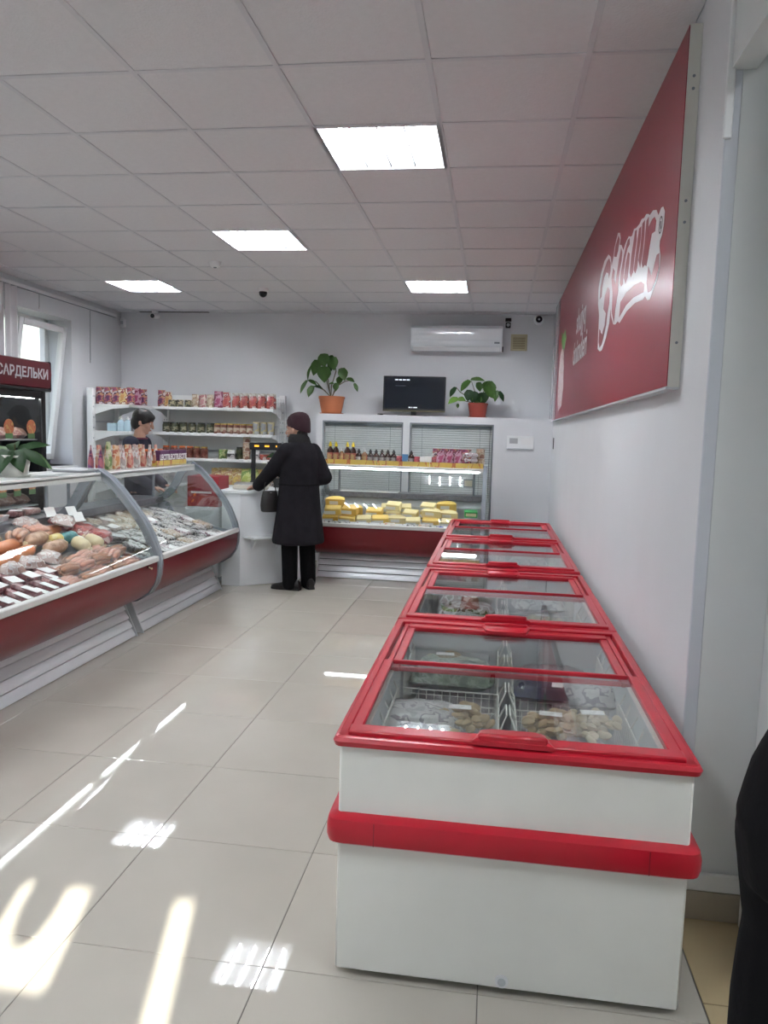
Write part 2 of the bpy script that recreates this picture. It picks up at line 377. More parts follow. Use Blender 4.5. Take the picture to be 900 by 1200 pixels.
for i in range(-5, 5):
    for j in range(-7, 12):
        if (i, j) in LAMPS or (i, j) in ADDED_LAMPS: continue
        x0 = GX0 + .6 * i; y0 = GY0 + .6 * j; x1 = min(x0 + .6, XR); y1 = min(y0 + .6, YB)
        if x0 < XL: x0 = XL
        if y0 < YR: y0 = YR
        if x1 - x0 < .03 or y1 - y0 < .03: continue
        rot = (random.gauss(0, .0018), random.gauss(0, .0018), 0)
        if x1 - x0 > .59 and y1 - y0 > .59: me = CT
        else:
            key = (round(x1 - x0, 2), round(y1 - y0, 2))
            if key not in cuts: cuts[key] = MB().box(-(x1 - x0) / 2 + .002, -(y1 - y0) / 2 + .002, 0, (x1 - x0) / 2 - .002, (y1 - y0) / 2 - .002, .014, .002).mesh('ceiling_tile', CEILP, False)
            me = cuts[key]
        part('ceiling_tile', me, ce, ((x0 + x1) / 2, (y0 + y1) / 2, ZC + random.uniform(0, .002)), rot)
for x in gxs:
    MB().box(x - .012, YR, ZC - .004, x + .012, YB, ZC + .003, .001).obj('grid_bar', TBAR, ce)
for y in gys:
    if YR < y < YB: MB().box(XL, y - .012, ZC - .0035, XR, y + .012, ZC + .0025, .001).obj('grid_bar', TBAR, ce)
TRAY = mat('grey lamp tray', (.26, .27, .28), .45)
def lamp(along_y=True):
    t = thing('ceiling_light', 'x', 'ceiling light')
    b = MB().box(-.297, -.297, .075, .297, .297, .085)
    for sx in (-1, 1):
        b.loft([[(sx * .297, -.297, 0), (sx * .297, .297, 0), (sx * .24, .24, .075), (sx * .24, -.24, .075)], [(sx * .299, -.297, 0), (sx * .299, .297, 0), (sx * .299, .299, .08), (sx * .299, -.299, .08)]])
        b.loft([[(-.297, sx * .297, 0), (.297, sx * .297, 0), (.24, sx * .24, .075), (-.24, sx * .24, .075)], [(-.297, sx * .299, 0), (.297, sx * .299, 0), (.299, sx * .299, .08), (-.299, sx * .299, .08)]])
    b.obj('tray', TRAY, t)
    fr = MB().box(-.3, -.3, -.004, .3, -.282, .004).box(-.3, .282, -.004, .3, .3, .004).box(-.3, -.282, -.004, -.282, .282, .004).box(.282, -.282, -.004, .3, .282, .004)
    fr.obj('frame', TBAR, t)
    for k in range(4):
        c = -.195 + .13 * k
        p = [(c, -.255, .04), (c, .255, .04)] if along_y else [(-.255, c, .04), (.255, c, .04)]
        MB().tube(p, .009, 8).obj('tube', TUBE, t)
        q = [(c, -.275, .04), (c, -.255, .04)]; 
    for k in range(3):
        c = -.13 + .13 * k
        (MB().box(c - .004, -.27, .0, c + .004, .27, .03) if along_y else MB().box(-.27, c - .004, .0, .27, c + .004, .03)).obj('louvre', STEEL, t)
    return t
labs = ['ceiling light nearest the camera, large bright square of four tubes', 'square ceiling light left of centre, half way down the room', 'square ceiling light at far left near the window wall', 'square ceiling light above the air conditioner at the far end']
for k, (i, j) in enumerate(LAMPS):
    inst('lamp', lamp, (GX0 + .6 * i + .3, GY0 + .6 * j + .3, ZC), 0, labs[k], 'square ceiling lights')
hl = ['square ceiling light outside the picture, over the shop door', 'square ceiling light outside the picture, over the near left of the shop', 'square ceiling light outside the picture, over the near meat counter']
for k, (i, j) in enumerate(ADDED_LAMPS):
    inst('lamp', lamp, (GX0 + .6 * i + .3, GY0 + .6 * j + .3, ZC), 0, hl[k], 'square ceiling lights outside the picture')
inst('lamp', lamp, (1.28, .9, ZC), 0, 'square ceiling light outside the picture, in the side passage', 'square ceiling lights outside the picture')  # unseen lamp added to brighten the recess wall and passage floor
# small things on ceiling and walls
t = thing('dome_camera', 'small black dome camera hanging from the middle of the ceiling', 'camera', (-2.39, 7.68, ZC))
MB().lathe([(.055, 0), (.055, -.03), (.045, -.035)][::-1], 16).obj('base', PLASTW, t); MB().ell((0, 0, -.045), (.042, .042, .045)).obj('dome', BLKG, t)
t = thing('smoke_detector', 'small white round smoke detector on the ceiling panels', 'smoke detector', (-2.45, 6.49, ZC))
MB().lathe([(.03, -.045), (.045, -.035), (.05, -.012), (.055, 0)], 16).obj('body', PLASTW, t); MB().lathe([(.012, -.052), (.014, -.045)], 10).obj('sensor', GREY, t)
t = thing('bullet_camera', 'white security camera under ceiling in the far left corner', 'camera', (-4.2, 9.1, ZC - .003))
MB().box(-.03, -.03, -.03, .03, .03, 0, .004).obj('bracket', PLASTW, t); MB().tube([(0, .06, -.06), (0, -.07, -.075)], .035, 12).obj('body', PLASTW, t); MB().tube([(0, -.069, -.075), (0, -.076, -.076)], .026, 12).obj('lens', BLKG, t)
t = thing('ceiling_crack', 'dark gap where a ceiling panel edge sags near the far left camera', 'gap', (-4.0, 9.2, ZC - .006)); MB().box(-.45, -.02, 0, .45, .03, .003).obj('gap', DARK, t)
t = thing('corner_sensor', 'white motion sensor high in the far left corner', 'sensor', (-4.68, 9.22, 2.74)); MB().box(-.03, -.03, 0, .03, .03, .11, .01).obj('body', PLASTW, t); MB().box(-.018, -.034, .03, .018, -.03, .07, .003).obj('lens', GREYL, t)
t = thing('wall_camera', 'small black camera on wall right above the air conditioner', 'camera', (.09, YB, 2.80))
MB().box(-.035, -.03, .05, .035, 0, .09, .004).obj('mount', BLACK, t); MB().box(-.03, -.10, -.03, .03, -.02, .03, .008).obj('body', BLACK, t); MB().tube([(0, -.101, 0), (0, -.106, 0)], .02, 10).obj('lens', GREYL, t); MB().tube([(0, -.05, .03), (0, -.02, .055)], .008, 6).obj('arm', GREY, t)
t = thing('eyeball_camera', 'round white camera with a black eye beside the red banner', 'camera', (.44, YB - .02, 2.87))
MB().ell((0, 0, 0), (.06, .05, .06)).obj('shell', PLASTW, t); MB().tube([(0, -.045, 0), (0, -.06, 0)], .038, 14).obj('lens', BLKG, t); MB().tube([(0, -.06, 0), (0, -.064, 0)], .012, 10).obj('iris', GREYL, t)
VENTM = mat('yellowed plastic', (.52, .46, .30), .5)
t = thing('wall_vent', 'yellowed square vent grille on wall right of the air conditioner', 'vent', (.225, YB, 2.61))
MB().box(-.095, -.012, -.095, .095, 0, -.07).box(-.095, -.012, .07, .095, 0, .095).box(-.095, -.012, -.07, -.07, 0, .07).box(.07, -.012, -.07, .095, 0, .07).obj('frame', VENTM, t)
MB().box(-.07, -.002, -.07, .07, 0, .07).obj('backing', mat('vent brown', (.25, .19, .10), .7), t)
for k in range(7): MB().box(-.07, -.010, -.062 + .02 * k, .07, -.003, -.052 + .02 * k).obj('slat', VENTM, t)
# air conditioner
t = thing('air_conditioner', 'long white wall air conditioner high on the far wall', 'air conditioner', (-.50, YB, 2.49))
prof = [(0, 0), (-.14, .0), (-.20, .05), (-.215, .12), (-.205, .25), (-.17, .285), (0, .285)]
MB().prism(prof, lambda a, b, t_: (t_, a, b), -.53, .53).obj('body', mat('glossy white plastic', (.80, .83, .86), .12, coat=.4), t)
MB().box(-.50, -.2165, .115, .50, -.212, .118).box(-.529, -.212, .05, .529, -.2085, .053).obj('seam', GREYL, t)
MB().loft([[(-.5, -.146, .003), (.5, -.146, .003), (.5, -.195, .043), (-.5, -.195, .043)], [(-.5, -.15, -.002), (.5, -.15, -.002), (.5, -.2, .039), (-.5, -.2, .039)]]).obj('flap', PLASTW, t)
MB().box(.44, -.2175, .08, .50, -.214, .10).obj('display', GREY, t)
MB().box(.531, -.12, .0, .545, -.05, .06, .004).obj('side_socket', BLACK, t)
# red banner on the right wall
BAN = mat('banner red', (.27, .013, .030), .31, spec=.5)
BANS = mat('aged white board', (.70, .70, .64), .6)
bt = thing('wall_banner', 'large red sign board with white lettering along the right wall', 'sign', (XR, 5.4, 1.69))
MB().box(-.041, -2.61, 0, -.001, 2.75, 1.185, .0).obj('board', BANS, bt)
MB().box(-.0435, -2.608, .003, -.041, 2.75, 1.182).obj('face', BAN, bt)
MB().box(-.046, -2.61, -.008, -.001, 2.95, -.0005).obj('bottom_rail', GREYL, bt)
for z in (.15, .55, .62, .98, 1.02): MB().tube([(-.02, -2.613, z), (-.02, -2.609, z)], .005, 8).obj('screw', GREY, bt)
LOGO = dict(out=[(4.743, 2.037), (4.758, 2.141), (4.768, 2.237), (4.843, 2.312), (4.861, 2.41), (4.783, 2.481), (4.658, 2.524), (4.498, 2.525), (4.397, 2.488), (4.344, 2.426), (4.299, 2.459), (4.271, 2.508), (4.177, 2.559), (4.106, 2.541), (4.072, 2.506), (4.091, 2.478), (4.035, 2.465), (3.958, 2.421), (3.906, 2.44), (3.816, 2.452), (3.755, 2.434), (3.718, 2.43), (3.673, 2.448), (3.618, 2.437), (3.536, 2.433), (3.492, 2.441), (3.428, 2.429), (3.386, 2.433), (3.339, 2.42), (3.307, 2.406), (3.239, 2.406), (3.17, 2.388), (3.122, 2.355), (3.078, 2.37), (3.042, 2.364), (3.006, 2.337), (3.009, 2.295), (3.032, 2.258), (3.064, 2.247), (3.066, 2.227), (3.039, 2.187), (3.038, 2.138), (3.08, 2.102), (3.147, 2.074), (3.194, 2.054), (3.245, 2.061), (3.301, 2.086), (3.342, 2.08), (3.535, 2.099), (3.744, 2.098), (3.951, 2.072), (4.013, 2.091), (4.085, 2.085), (4.157, 2.095), (4.249, 2.15), (4.293, 2.199), (4.312, 2.124), (4.413, 2.059), (4.555, 2.009), (4.642, 2.01)],
r1=[(4.766, 2.33), (4.76, 2.399), (4.67, 2.458), (4.536, 2.49), (4.457, 2.488), (4.392, 2.451), (4.385, 2.407), (4.416, 2.385), (4.451, 2.42), (4.543, 2.443), (4.635, 2.428), (4.694, 2.379), (4.698, 2.334)],
r2=[(4.57, 2.244), (4.541, 2.306), (4.446, 2.333), (4.374, 2.305), (4.357, 2.238), (4.414, 2.19), (4.431, 2.141), (4.504, 2.085), (4.572, 2.048), (4.654, 2.039), (4.697, 2.071), (4.71, 2.142), (4.566, 2.1), (4.481, 2.134), (4.456, 2.203)],
r3=[(4.253, 2.462), (4.223, 2.503), (4.145, 2.531), (4.111, 2.509), (4.141, 2.464), (4.179, 2.445)],
r4=[(4.309, 2.363), (4.275, 2.398), (4.219, 2.372), (4.226, 2.333), (4.141, 2.289), (4.134, 2.328), (4.075, 2.402), (4.027, 2.443), (3.997, 2.417), (4.004, 2.38), (4.051, 2.338), (4.073, 2.283), (4.059, 2.247), (4.118, 2.171), (4.138, 2.106), (4.225, 2.174), (4.233, 2.265)],
r5=[(3.998, 2.275), (3.983, 2.324), (3.918, 2.386), (3.828, 2.433), (3.79, 2.43), (3.775, 2.408), (3.836, 2.405), (3.881, 2.372), (3.907, 2.314), (3.916, 2.253), (3.957, 2.254)],
r6=[(3.878, 2.277), (3.848, 2.333), (3.798, 2.371), (3.764, 2.357), (3.763, 2.315), (3.783, 2.258), (3.826, 2.242)],
r7=[(3.714, 2.268), (3.692, 2.335), (3.653, 2.391), (3.631, 2.426), (3.607, 2.423), (3.598, 2.377), (3.626, 2.314), (3.639, 2.252), (3.681, 2.243)],
r8=[(3.607, 2.257), (3.576, 2.314), (3.529, 2.411), (3.497, 2.408), (3.495, 2.358), (3.524, 2.302), (3.538, 2.249), (3.566, 2.237)],
r9=[(3.498, 2.274), (3.466, 2.317), (3.453, 2.413), (3.417, 2.412), (3.409, 2.353), (3.425, 2.285), (3.455, 2.237)],
r10=[(3.411, 2.244), (3.373, 2.306), (3.36, 2.4), (3.333, 2.403), (3.327, 2.348), (3.329, 2.285), (3.346, 2.224), (3.39, 2.223)],
r11=[(3.305, 2.358), (3.24, 2.367), (3.2, 2.364), (3.168, 2.343), (3.171, 2.313), (3.239, 2.32), (3.277, 2.272), (3.294, 2.239), (3.314, 2.212), (3.346, 2.224), (3.319, 2.272), (3.307, 2.322)],
r12=[(3.274, 2.135), (3.265, 2.191), (3.194, 2.14), (3.149, 2.161), (3.099, 2.2), (3.066, 2.198), (3.058, 2.147), (3.108, 2.113), (3.179, 2.09), (3.234, 2.095)],
r13=[(3.964, 2.107), (3.946, 2.168), (3.775, 2.183), (3.562, 2.176), (3.413, 2.159), (3.337, 2.136), (3.339, 2.115), (3.581, 2.136), (3.776, 2.134)],
w1=[(4.646, 2.157), (4.576, 2.192), (4.495, 2.195), (4.491, 2.157), (4.566, 2.1), (4.641, 2.118)])
SIGNW = mat('sign white', (.80, .80, .82), .3)
def bfn(d): return lambda a, b, t_: (d + t_, a - 5.4, b - 1.69)
MB().prism(LOGO['out'], bfn(-.0445), 0, .0006).obj('logo_outline', SIGNW, bt, False)
def grow(poly, dy, dz):
    n = len(poly); ar = sum(poly[i][0] * poly[(i + 1) % n][1] - poly[(i + 1) % n][0] * poly[i][1] for i in range(n)); sg = 1 if ar > 0 else -1; o = []
    for i in range(n):
        a, b = poly[i - 1], poly[(i + 1) % n]; tx, tz = (b[0] - a[0]) / dy, (b[1] - a[1]) / dz; L = math.hypot(tx, tz) or 1
        o.append((poly[i][0] + sg * tz / L * dy, poly[i][1] - sg * tx / L * dz))
    return o
rl = MB()
for k in LOGO:
    if k[0] == 'r': rl.prism(grow(LOGO[k], .010, .006), bfn(-.0452), 0, .0005)
rl.obj('logo_letters', BAN, bt, False)
MB().prism(LOGO['w1'], bfn(-.0458), 0, .0005).obj('logo_highlight', SIGNW, bt, False)
ring = MB(); cy_, cz_ = 3.068, 2.305
po = [(cy_ + .032 * math.cos(k * PI / 10), cz_ + .032 * math.sin(k * PI / 10)) for k in range(21)]; pi_ = [(cy_ + .026 * math.cos(k * PI / 10), cz_ + .026 * math.sin(k * PI / 10)) for k in range(21)]
ring.strip(po, pi_, bfn(-.0452), 0, .0006); ring.obj('registered_ring', BLACK, bt, False)
BM_ = lambda y, z: Matrix.Translation((-.0448, y - 5.4, z - 1.69)) @ Matrix(((0, 0, -1, 0), (-1, 0, 0, 0), (0, 1, 0, 0), (0, 0, 0, 1)))
text_mesh('R', .045, BLACK, 'registered_letter', bt, BM_(cy_, cz_ - .016), .0005)
text_mesh('shujyq', .25, SIGNW, 'lettering', bt, BM_(5.80, 2.30), .0005, bold=.004)
text_mesh('ónimderi', .25, SIGNW, 'lettering', bt, BM_(5.80, 2.075), .0005, bold=.004)
HAM = printed('printed ham', [(.75, .55, .55), (.80, .66, .66), (.70, .42, .42)], 18, bump=0)
MB().prism([(7.5, 1.76), (7.15, 1.80), (7.05, 1.95), (7.1, 2.15), (7.2, 2.28), (7.35, 2.34), (7.55, 2.30), (7.65, 2.1), (7.62, 1.9)], bfn(-.0442), 0, .0005).obj('ham_picture', HAM, bt, False)
MB().prism([(7.15, 2.30), (7.0, 2.38), (7.12, 2.48), (7.3, 2.45), (7.5, 2.50), (7.45, 2.38), (7.38, 2.33)], bfn(-.0442), 0, .0005).obj('parsley_picture', mat('printed green', (.10, .28, .05), .4), bt, False)
MB().box(-.048, 2.45, -.004, -.042, 2.95, 1.18).obj('clear_end_sheet', filmmat('banner film', (.6, .6, .64), .5), bt)
# partition box in front of the far wall, with two glazed openings and blinds
PY = 8.70
pz = MB(); pw = [(-1.965, -1.055), (-.955, -.035)]; pz0, pz1 = .5, 1.625
pz.box(-2.05, PY, 0, pw[0][0], PY + .06, 1.715).box(pw[0][1], PY, 0, pw[1][0], PY + .06, 1.715).box(pw[1][1], PY, 0, XR, PY + .06, 1.715)
for a, b in pw: pz.box(a, PY, 0, b, PY + .06, pz0).box(a, PY, pz1, b, PY + .06, 1.715)
pz.box(-2.05, PY + .06, 1.675, XR, YB, 1.715).box(-2.05, PY + .06, 0, -1.99, YB, 1.675)
pt = struct('wall_partition', pz, WALL)
struct('partition_infill', MB().box(-1.99, PY + .30, 0, XR, PY + .32, 1.675), mat('grey room behind', (.62, .64, .64), .8), pt)
BL = mat('blind slat', (.84, .85, .86), .35)
for k, (a, b) in enumerate(pw):
    MB().box(a, PY + .015, pz0, b, PY + .021, pz1).obj('pane', GLASS, pt)
    MB().box(a - .012, PY - .004, pz1, b + .012, PY + .004, pz1 + .012).box(a - .012, PY - .004, pz0, a, PY + .004, pz1).box(b, PY - .004, pz0, b + .012, PY + .004, pz1).obj('glazing_bead', GREY, pt)
    bl = thing('venetian_blind', 'white venetian blind behind the %s opening in the partition' % ('left' if k == 0 else 'right'), 'blind', ((a + b) / 2, PY + .05, pz0), 0, 'venetian blinds')
    hw = (b - a) / 2 - .008
    MB().box(-hw, -.012, pz1 - pz0 - .035, hw, .012, pz1 - pz0 - .008, .003).obj('headrail', GREY, bl)
    sm = MB().loft([[(-hw, -.007, -.0085), (-hw, -.001, .001), (-hw, .008, .0085)], [(hw, -.007, -.0085), (hw, -.001, .001), (hw, .008, .0085)]], False, False, False).mesh('slat', BL)
    z = .02
    while z < pz1 - pz0 - .04:
        part('slat', sm, bl, (0, 0, z), (random.gauss(0, .05), random.gauss(0, .0012), 0)); z += .0255
    for x in (-hw + .12, hw - .13): MB().tube([(x, -.013, .0), (x, -.013, pz1 - pz0 - .03)], .0018, 5).obj('cord', GREY, bl)
    if k == 1: MB().tube([(hw - .02, -.016, .3), (hw - .02, -.016, pz1 - pz0 - .02)], .0025, 5).obj('wand', BLACK, bl)
t = thing('notice_holder', 'white plastic notice holder on the partition beside the right blind', 'notice', (.275, PY, 1.37))
MB().box(-.15, -.008, 0, .15, 0, .15, .002).obj('panel', PLASTW, t); MB().box(-.12, -.0095, .065, -.03, -.008, .125).obj('picture', mat('pale grey print', (.45, .46, .48), .6), t); MB().box(-.14, -.014, .0, .14, -.008, .012, .002).obj('ledge', GREYL, t); MB().box(.01, -.0095, .06, .13, -.008, .13).obj('sheet', PAPER, t)
t = thing('wall_slot', 'narrow dark slot in the right wall under the banner', 'slot', (XR - .001, 8.45, 1.45)); MB().box(-.002, -.06, -.06, 0, .06, .06, .001).obj('slot', DARK, t)
# curtain, rail and cords on the left wall
t = thing('curtain_rail', 'long pale curtain rail under the ceiling on the left wall', 'curtain rail', (XL, 6.0, 2.86)); MB().box(0.002, -2.5, -.02, .05, 3.1, .015, .006).obj('rail', PLASTW, t); MB().box(.012, -2.5, -.024, .03, 3.1, -.0205).obj('track', GREY, t)
t = thing('curtain', 'pale vertical curtain strip at the left window', 'curtain', (XL + .03, 6.9, 1.25))
CURT = mat('curtain fabric', (.78, .76, .78), .8, noise=.03)
for k in range(4):
    y = -.24 + .115 * k; pts = [(.015 * math.sin(i * .9 + k), y + .0 + i * .0135) for i in range(8)]
    MB().strip(pts, [(a + .003, b) for a, b in pts], lambda a, b, t_: (a, b, t_), 0, 1.585).obj('fold', CURT, t)
t = thing('hanging_cable', 'thin grey cord hanging on the wall right of the left window', 'cord', (XL + .004, 8.53, 2.25)); MB().tube([(0, 0, 0), (.001, .0, .3), (0, .0, .58)], .005, 6).obj('cord', GREYL, t); MB().tube([(.0, 0, -.02), (0, 0, .01)], .008, 6).obj('weight', PLASTW, t)
t = thing('hanging_cable', 'short grey cord on the wall above the left window', 'cord', (XL + .004, 7.52, 2.70)); MB().tube([(0, 0, 0), (.001, 0, .14)], .004, 6).obj('cord', GREYL, t); MB().tube([(.0, 0, -.015), (0, 0, .005)], .007, 6).obj('weight', PLASTW, t)
# ------------------------------------------------------------------ chest freezers
FW, FL, FH = .94, 1.36, .692
LINER = mat('freezer liner', (.62, .66, .68), .35, noise=.04, nscale=6)
def freezer():
    t = thing('chest_freezer', 'x', 'freezer')
    b = MB(); i0 = .07; zt = FH - .026
    # hollow cabinet: four walls and a floor
    b.box(.012, .012, .02, FW - .012, i0, zt, .006).box(.012, FL - i0, .02, FW - .012, FL - .012, zt, .006)
    b.box(.012, i0 - .004, .02, i0, FL - i0 + .004, zt, .004).box(FW - i0, i0 - .004, .02, FW - .012, FL - i0 + .004, zt, .004)
    b.box(i0, i0, .02, FW - i0, FL - i0, .12)
    b.obj('cabinet', BODYW, t, True)
    l = MB(); e = .002
    l.box(i0, i0, .12, i0 + e, FL - i0, zt).box(FW - i0 - e, i0, .12, FW - i0, FL - i0, zt).box(i0, i0, .12, FW - i0, i0 + e, zt).box(i0, FL - i0 - e, .12, FW - i0, FL - i0, zt).box(i0, i0, .12, FW - i0, FL - i0, .123)
    l.obj('liner', LINER, t, False)
    bd = MB(); o = -.012; z0, z1 = .390, .478
    def ringpath(o_, c):
        pts = []
        for (cx, cy, a0) in ((FW - o_ - c, FL - o_ - c, 0), (o_ + c, FL - o_ - c, 90), (o_ + c, o_ + c, 180), (FW - o_ - c, o_ + c, 270)):
            for k in range(5): a = math.radians(a0 + 22.5 * k); pts.append((cx + c * math.cos(a), cy + c * math.sin(a)))
        return pts
    rs = []
    for off, z in ((.014, z0), (.0, z0 + .002), (-.014, z0 + .012), (-.018, z0 + .03), (-.018, z1 - .03), (-.014, z1 - .012), (.0, z1 - .002), (.014, z1)):
        rs.append([(x, y, z) for x, y in ringpath(off, .03)])
    bd.loft(rs, False, False); bd.obj('bumper_band', RED, t)
    js = MB()
    for x in (.115, FW - .115): js.box(x - .0012, -.0186, z0 + .012, x + .0012, -.0176, z1 - .012)
    js.obj('band_seam', mat('seam red', (.25, .01, .02), .5), t, False)
    # rim
    r = MB(); R0 = .058
    rim = []
    for o_, z in ((.008, FH - .030), (-.002, FH - .026), (-.006, FH - .012), (.0, FH - .002), (.008, FH)): rim.append([(x, y, z) for x, y in ringpath(o_, .02)])
    r.loft(rim, False, False)
    def rail(x0, y0, x1, y1): r.box(x0, y0, FH - .03, x1, y1, FH, .003)
    rail(.006, .006, .030, FL - .006); rail(FW - .030, .006, FW - .006, FL - .006); rail(.006, .006, FW - .006, .05); rail(.006, FL - .05, FW - .006, FL - .006)
    # inner ledge one step lower, carrying the lids
    for x0, x1 in ((.038, .056), (FW - .056, FW - .038)): r.box(x0, .05, FH - .032, x1, FL - .05, FH - .010, .002)
    r.obj('rim', RED, t)
    # far lid, on the lower track
    def lid(name, y0, y1, z, x0, x1, front):
        L = MB(); fw = .032
        L.box(x0, y0, z - .012, x0 + fw, y1, z + .004, .003).box(x1 - fw, y0, z - .012, x1, y1, z + .004, .003)
        if front:
            L.box(x0, y0, z - .012, x1, y0 + .055, z + .010, .004).box(x0 + fw, y1 - .012, z - .010, x1 - fw, y1, z + .006, .002)
        else:
            L.box(x0, y1 - .055, z - .012, x1, y1, z + .010, .004).box(x0 + fw, y0, z - .010, x1 - fw, y0 + .012, z + .006, .002)
        f = L.obj(name, RED, t)
        g = MB().box(x0 + fw - .006, y0 + .01, z - .006, x1 - fw + .006, y1 - .01, z - .001).obj('glass', GLASSF, f)
        h = MB(); hx = (x0 + x1) / 2; s = 1 if front else -1; hy = y0 if front else y1
        pr = [(-.105, -.014), (-.085, .062), (-.06, .072), (.06, .072), (.085, .062), (.105, -.014)]
        h.loft([[(hx + a, hy + s * b_, z + zz) for a, b_ in pr] for zz in (.004, .016)] + [[(hx + a * .88, hy + s * (b_ * .8 + .004), z + .022) for a, b_ in pr]])
        h.box(hx - .09, hy - .012 if front else hy - .004, z + .012, hx + .09, hy + .004 if front else hy + .012, z + .034, .005)
        h.obj('handle', RED, f)
    lid('lid', .69, FL - .045, FH - .018, .056, FW - .056, False)
    lid('lid', .018, .715, FH + .002, .032, FW - .032, True)
    p = MB().tube([(.47, .012, .045), (.47, .006, .045)], .018, 14); p.obj('drain_plug', PLASTW, t)
    MB().tube([(.47, .006, .045), (.47, .004, .045)], .011, 12).obj('plug_hole', GREYL, t)
    ft = MB()
    for x in (.08, FW - .08):
        for y in (.08, FL - .08): MB().tube([(x - .012, y, .017), (x + .012, y, .017)], .017, 10).obj('castor', BLACK, t)
    return t
FY = [1.945, 3.31, 4.77, 6.135]
flab = ['white and red chest freezer nearest the camera, its end wall fully in view', 'second chest freezer from the camera, butted against the nearest one', 'third chest freezer from the camera, behind the small gap', 'farthest chest freezer, next to the cheese counter']
for k, y in enumerate(FY): inst('freezer', freezer, (-.392, y, 0), 0, flab[k], 'row of chest freezers by the right wall')
# wire baskets inside the freezers
BWX, BLY, BD = .355, .42, .26
def basket():
    t = thing('wire_basket', 'x', 'basket')
    b = MB(); r = .0016; X, Y = BWX, BLY
    def rp(z, q=0): return [(q, q, z), (X - q, q, z), (X - q, Y - q, z), (q, Y - q, z), (q, q, z)]
    for z in (.0, .10, .18): 
        p = rp(z, .012 * (1 - z / BD))
        for a, c in zip(p[:-1], p[1:]): b.tube([a, c], r, 4)
    n = 17
    for k in range(n + 1):
        y = Y * k / n; q = .012
        for x, x0 in ((0, q), (X, X - q)): b.tube([(x, y, BD), (x0, min(max(y, q), Y - q), 0)], r, 4)
    m = 12
    for k in range(m + 1):
        x = X * k / m; q = .012
        for y, y0 in ((0, q), (Y, Y - q)): b.tube([(x, y, BD - .06), (min(max(x, q), X - q), y0, 0)], r, 4)
        b.tube([(min(max(x, q), X - q), q, 0), (min(max(x, q), X - q), Y - q, 0)], r, 4)
    o = b.obj('wire_mesh', WIRE, t); o['kind'] = 'stuff'
    rm = MB(); z = BD
    prof = [(0, 0, z - .06), (0, .06, z - .06)]
    for a, c in (((0, 0), (X, 0)), ((0, Y), (X, Y))): rm.tube([(a[0], a[1], z - .06), (c[0], c[1], z - .06)], .0028, 6)
    for x in (0, X): rm.tube([(x, 0, z - .06), (x, .03, z), (x, Y - .03, z), (x, Y, z - .06)], .0028, 6)
    rm.obj('rim_wire', WIRE, t)
    for x in (.0, X):
        for y0 in (.04, Y - .16): MB().tube([(x, y0, z), (x + (.022 if x == 0 else -.022) * -1, y0 + .012, z + .052), (x + (.022 if x == 0 else -.022) * -1, y0 + .108, z + .052), (x, y0 + .12, z)], .0032, 6).obj('handle', WIRE, t)
    return t
DOUGH = mat('pale dumpling dough', (.66, .55, .37), .6, noise=.12, nscale=20)
DOUGHB = mat('browned pastry', (.52, .38, .20), .6, noise=.15, nscale=20)
FILM = filmmat('clear bag film', (.95, .95, .95), .10)
FILMG = filmmat('frosted bag film', (.75, .85, .80), .35)
FROST = printed('frosted greens', [(.10, .16, .11), (.20, .28, .19), (.34, .40, .34), (.14, .2, .15)], 26)
NAVY = printed('navy bag', [(.01, .015, .06), (.015, .02, .09), (.02, .02, .05)], 10)
FROSTG = printed('frosted grey bag', [(.42, .44, .46), (.58, .58, .6), (.30, .28, .33), (.66, .67, .66)], 14)
FROSTP = printed('frosted mauve bag', [(.28, .22, .27), (.36, .30, .34), (.20, .15, .19)], 12)
MUSH = printed('brown mushrooms print', [(.55, .55, .53), (.22, .08, .05), (.62, .62, .60), (.12, .09, .03)], 9)
DUMP = MB().loft([[(.022 * math.cos(a) * s, .016 * math.sin(a) * s, z) for a in [2 * PI * k / 8 for k in range(8)]] for s, z in ((.6, -.009), (1, 0), (.75, .008), (.25, .012))]).mesh('dumpling', DOUGH)
DUMPB = MB().loft([[(.024 * math.cos(a) * s, .017 * math.sin(a) * s, z) for a in [2 * PI * k / 8 for k in range(8)]] for s, z in ((.6, -.009), (1, 0), (.75, .008), (.25, .012))]).mesh('dumpling', DOUGHB)
def pillow(w, l, h, nx=8, ny=8, wob=.0):
    b = MB(); rr = random.Random(int(w * 1e4 + l * 1e5 + h * 1e6)); top = []; bot = []
    for j in range(ny + 1):
        for i in range(nx + 1):
            u = -1 + 2 * i / nx; v = -1 + 2 * j / ny
            k = (1 - u ** 4) * (1 - v ** 4); x = u * w / 2 * (1 - .06 * v * v); y = v * l / 2 * (1 - .06 * u * u)
            n = rr.uniform(-wob, wob) if 0 < i < nx and 0 < j < ny else 0
            top.append((x, y, h * .35 + h * .65 * k ** .55 + n)); bot.append((x, y, h * .35 * (1 - k ** .5)))
    I = lambda i, j: j * (nx + 1) + i; N = (nx + 1) * (ny + 1); f = []
    for j in range(ny):
        for i in range(nx):
            f.append((I(i, j), I(i + 1, j), I(i + 1, j + 1), I(i, j + 1))); f.append(tuple(N + q for q in (I(i, j), I(i, j + 1), I(i + 1, j + 1), I(i + 1, j))))
    for i in range(nx):
        f.append((I(i, 0), N + I(i, 0), N + I(i + 1, 0), I(i + 1, 0))); f.append((I(i, ny), I(i + 1, ny), N + I(i + 1, ny), N + I(i, ny)))
    for j in range(ny):
        f.append((I(0, j), I(0, j + 1), N + I(0, j + 1), N + I(0, j))); f.append((I(nx, j), N + I(nx, j), N + I(nx, j + 1), I(nx, j + 1)))
    b.add(top + bot, f); return b
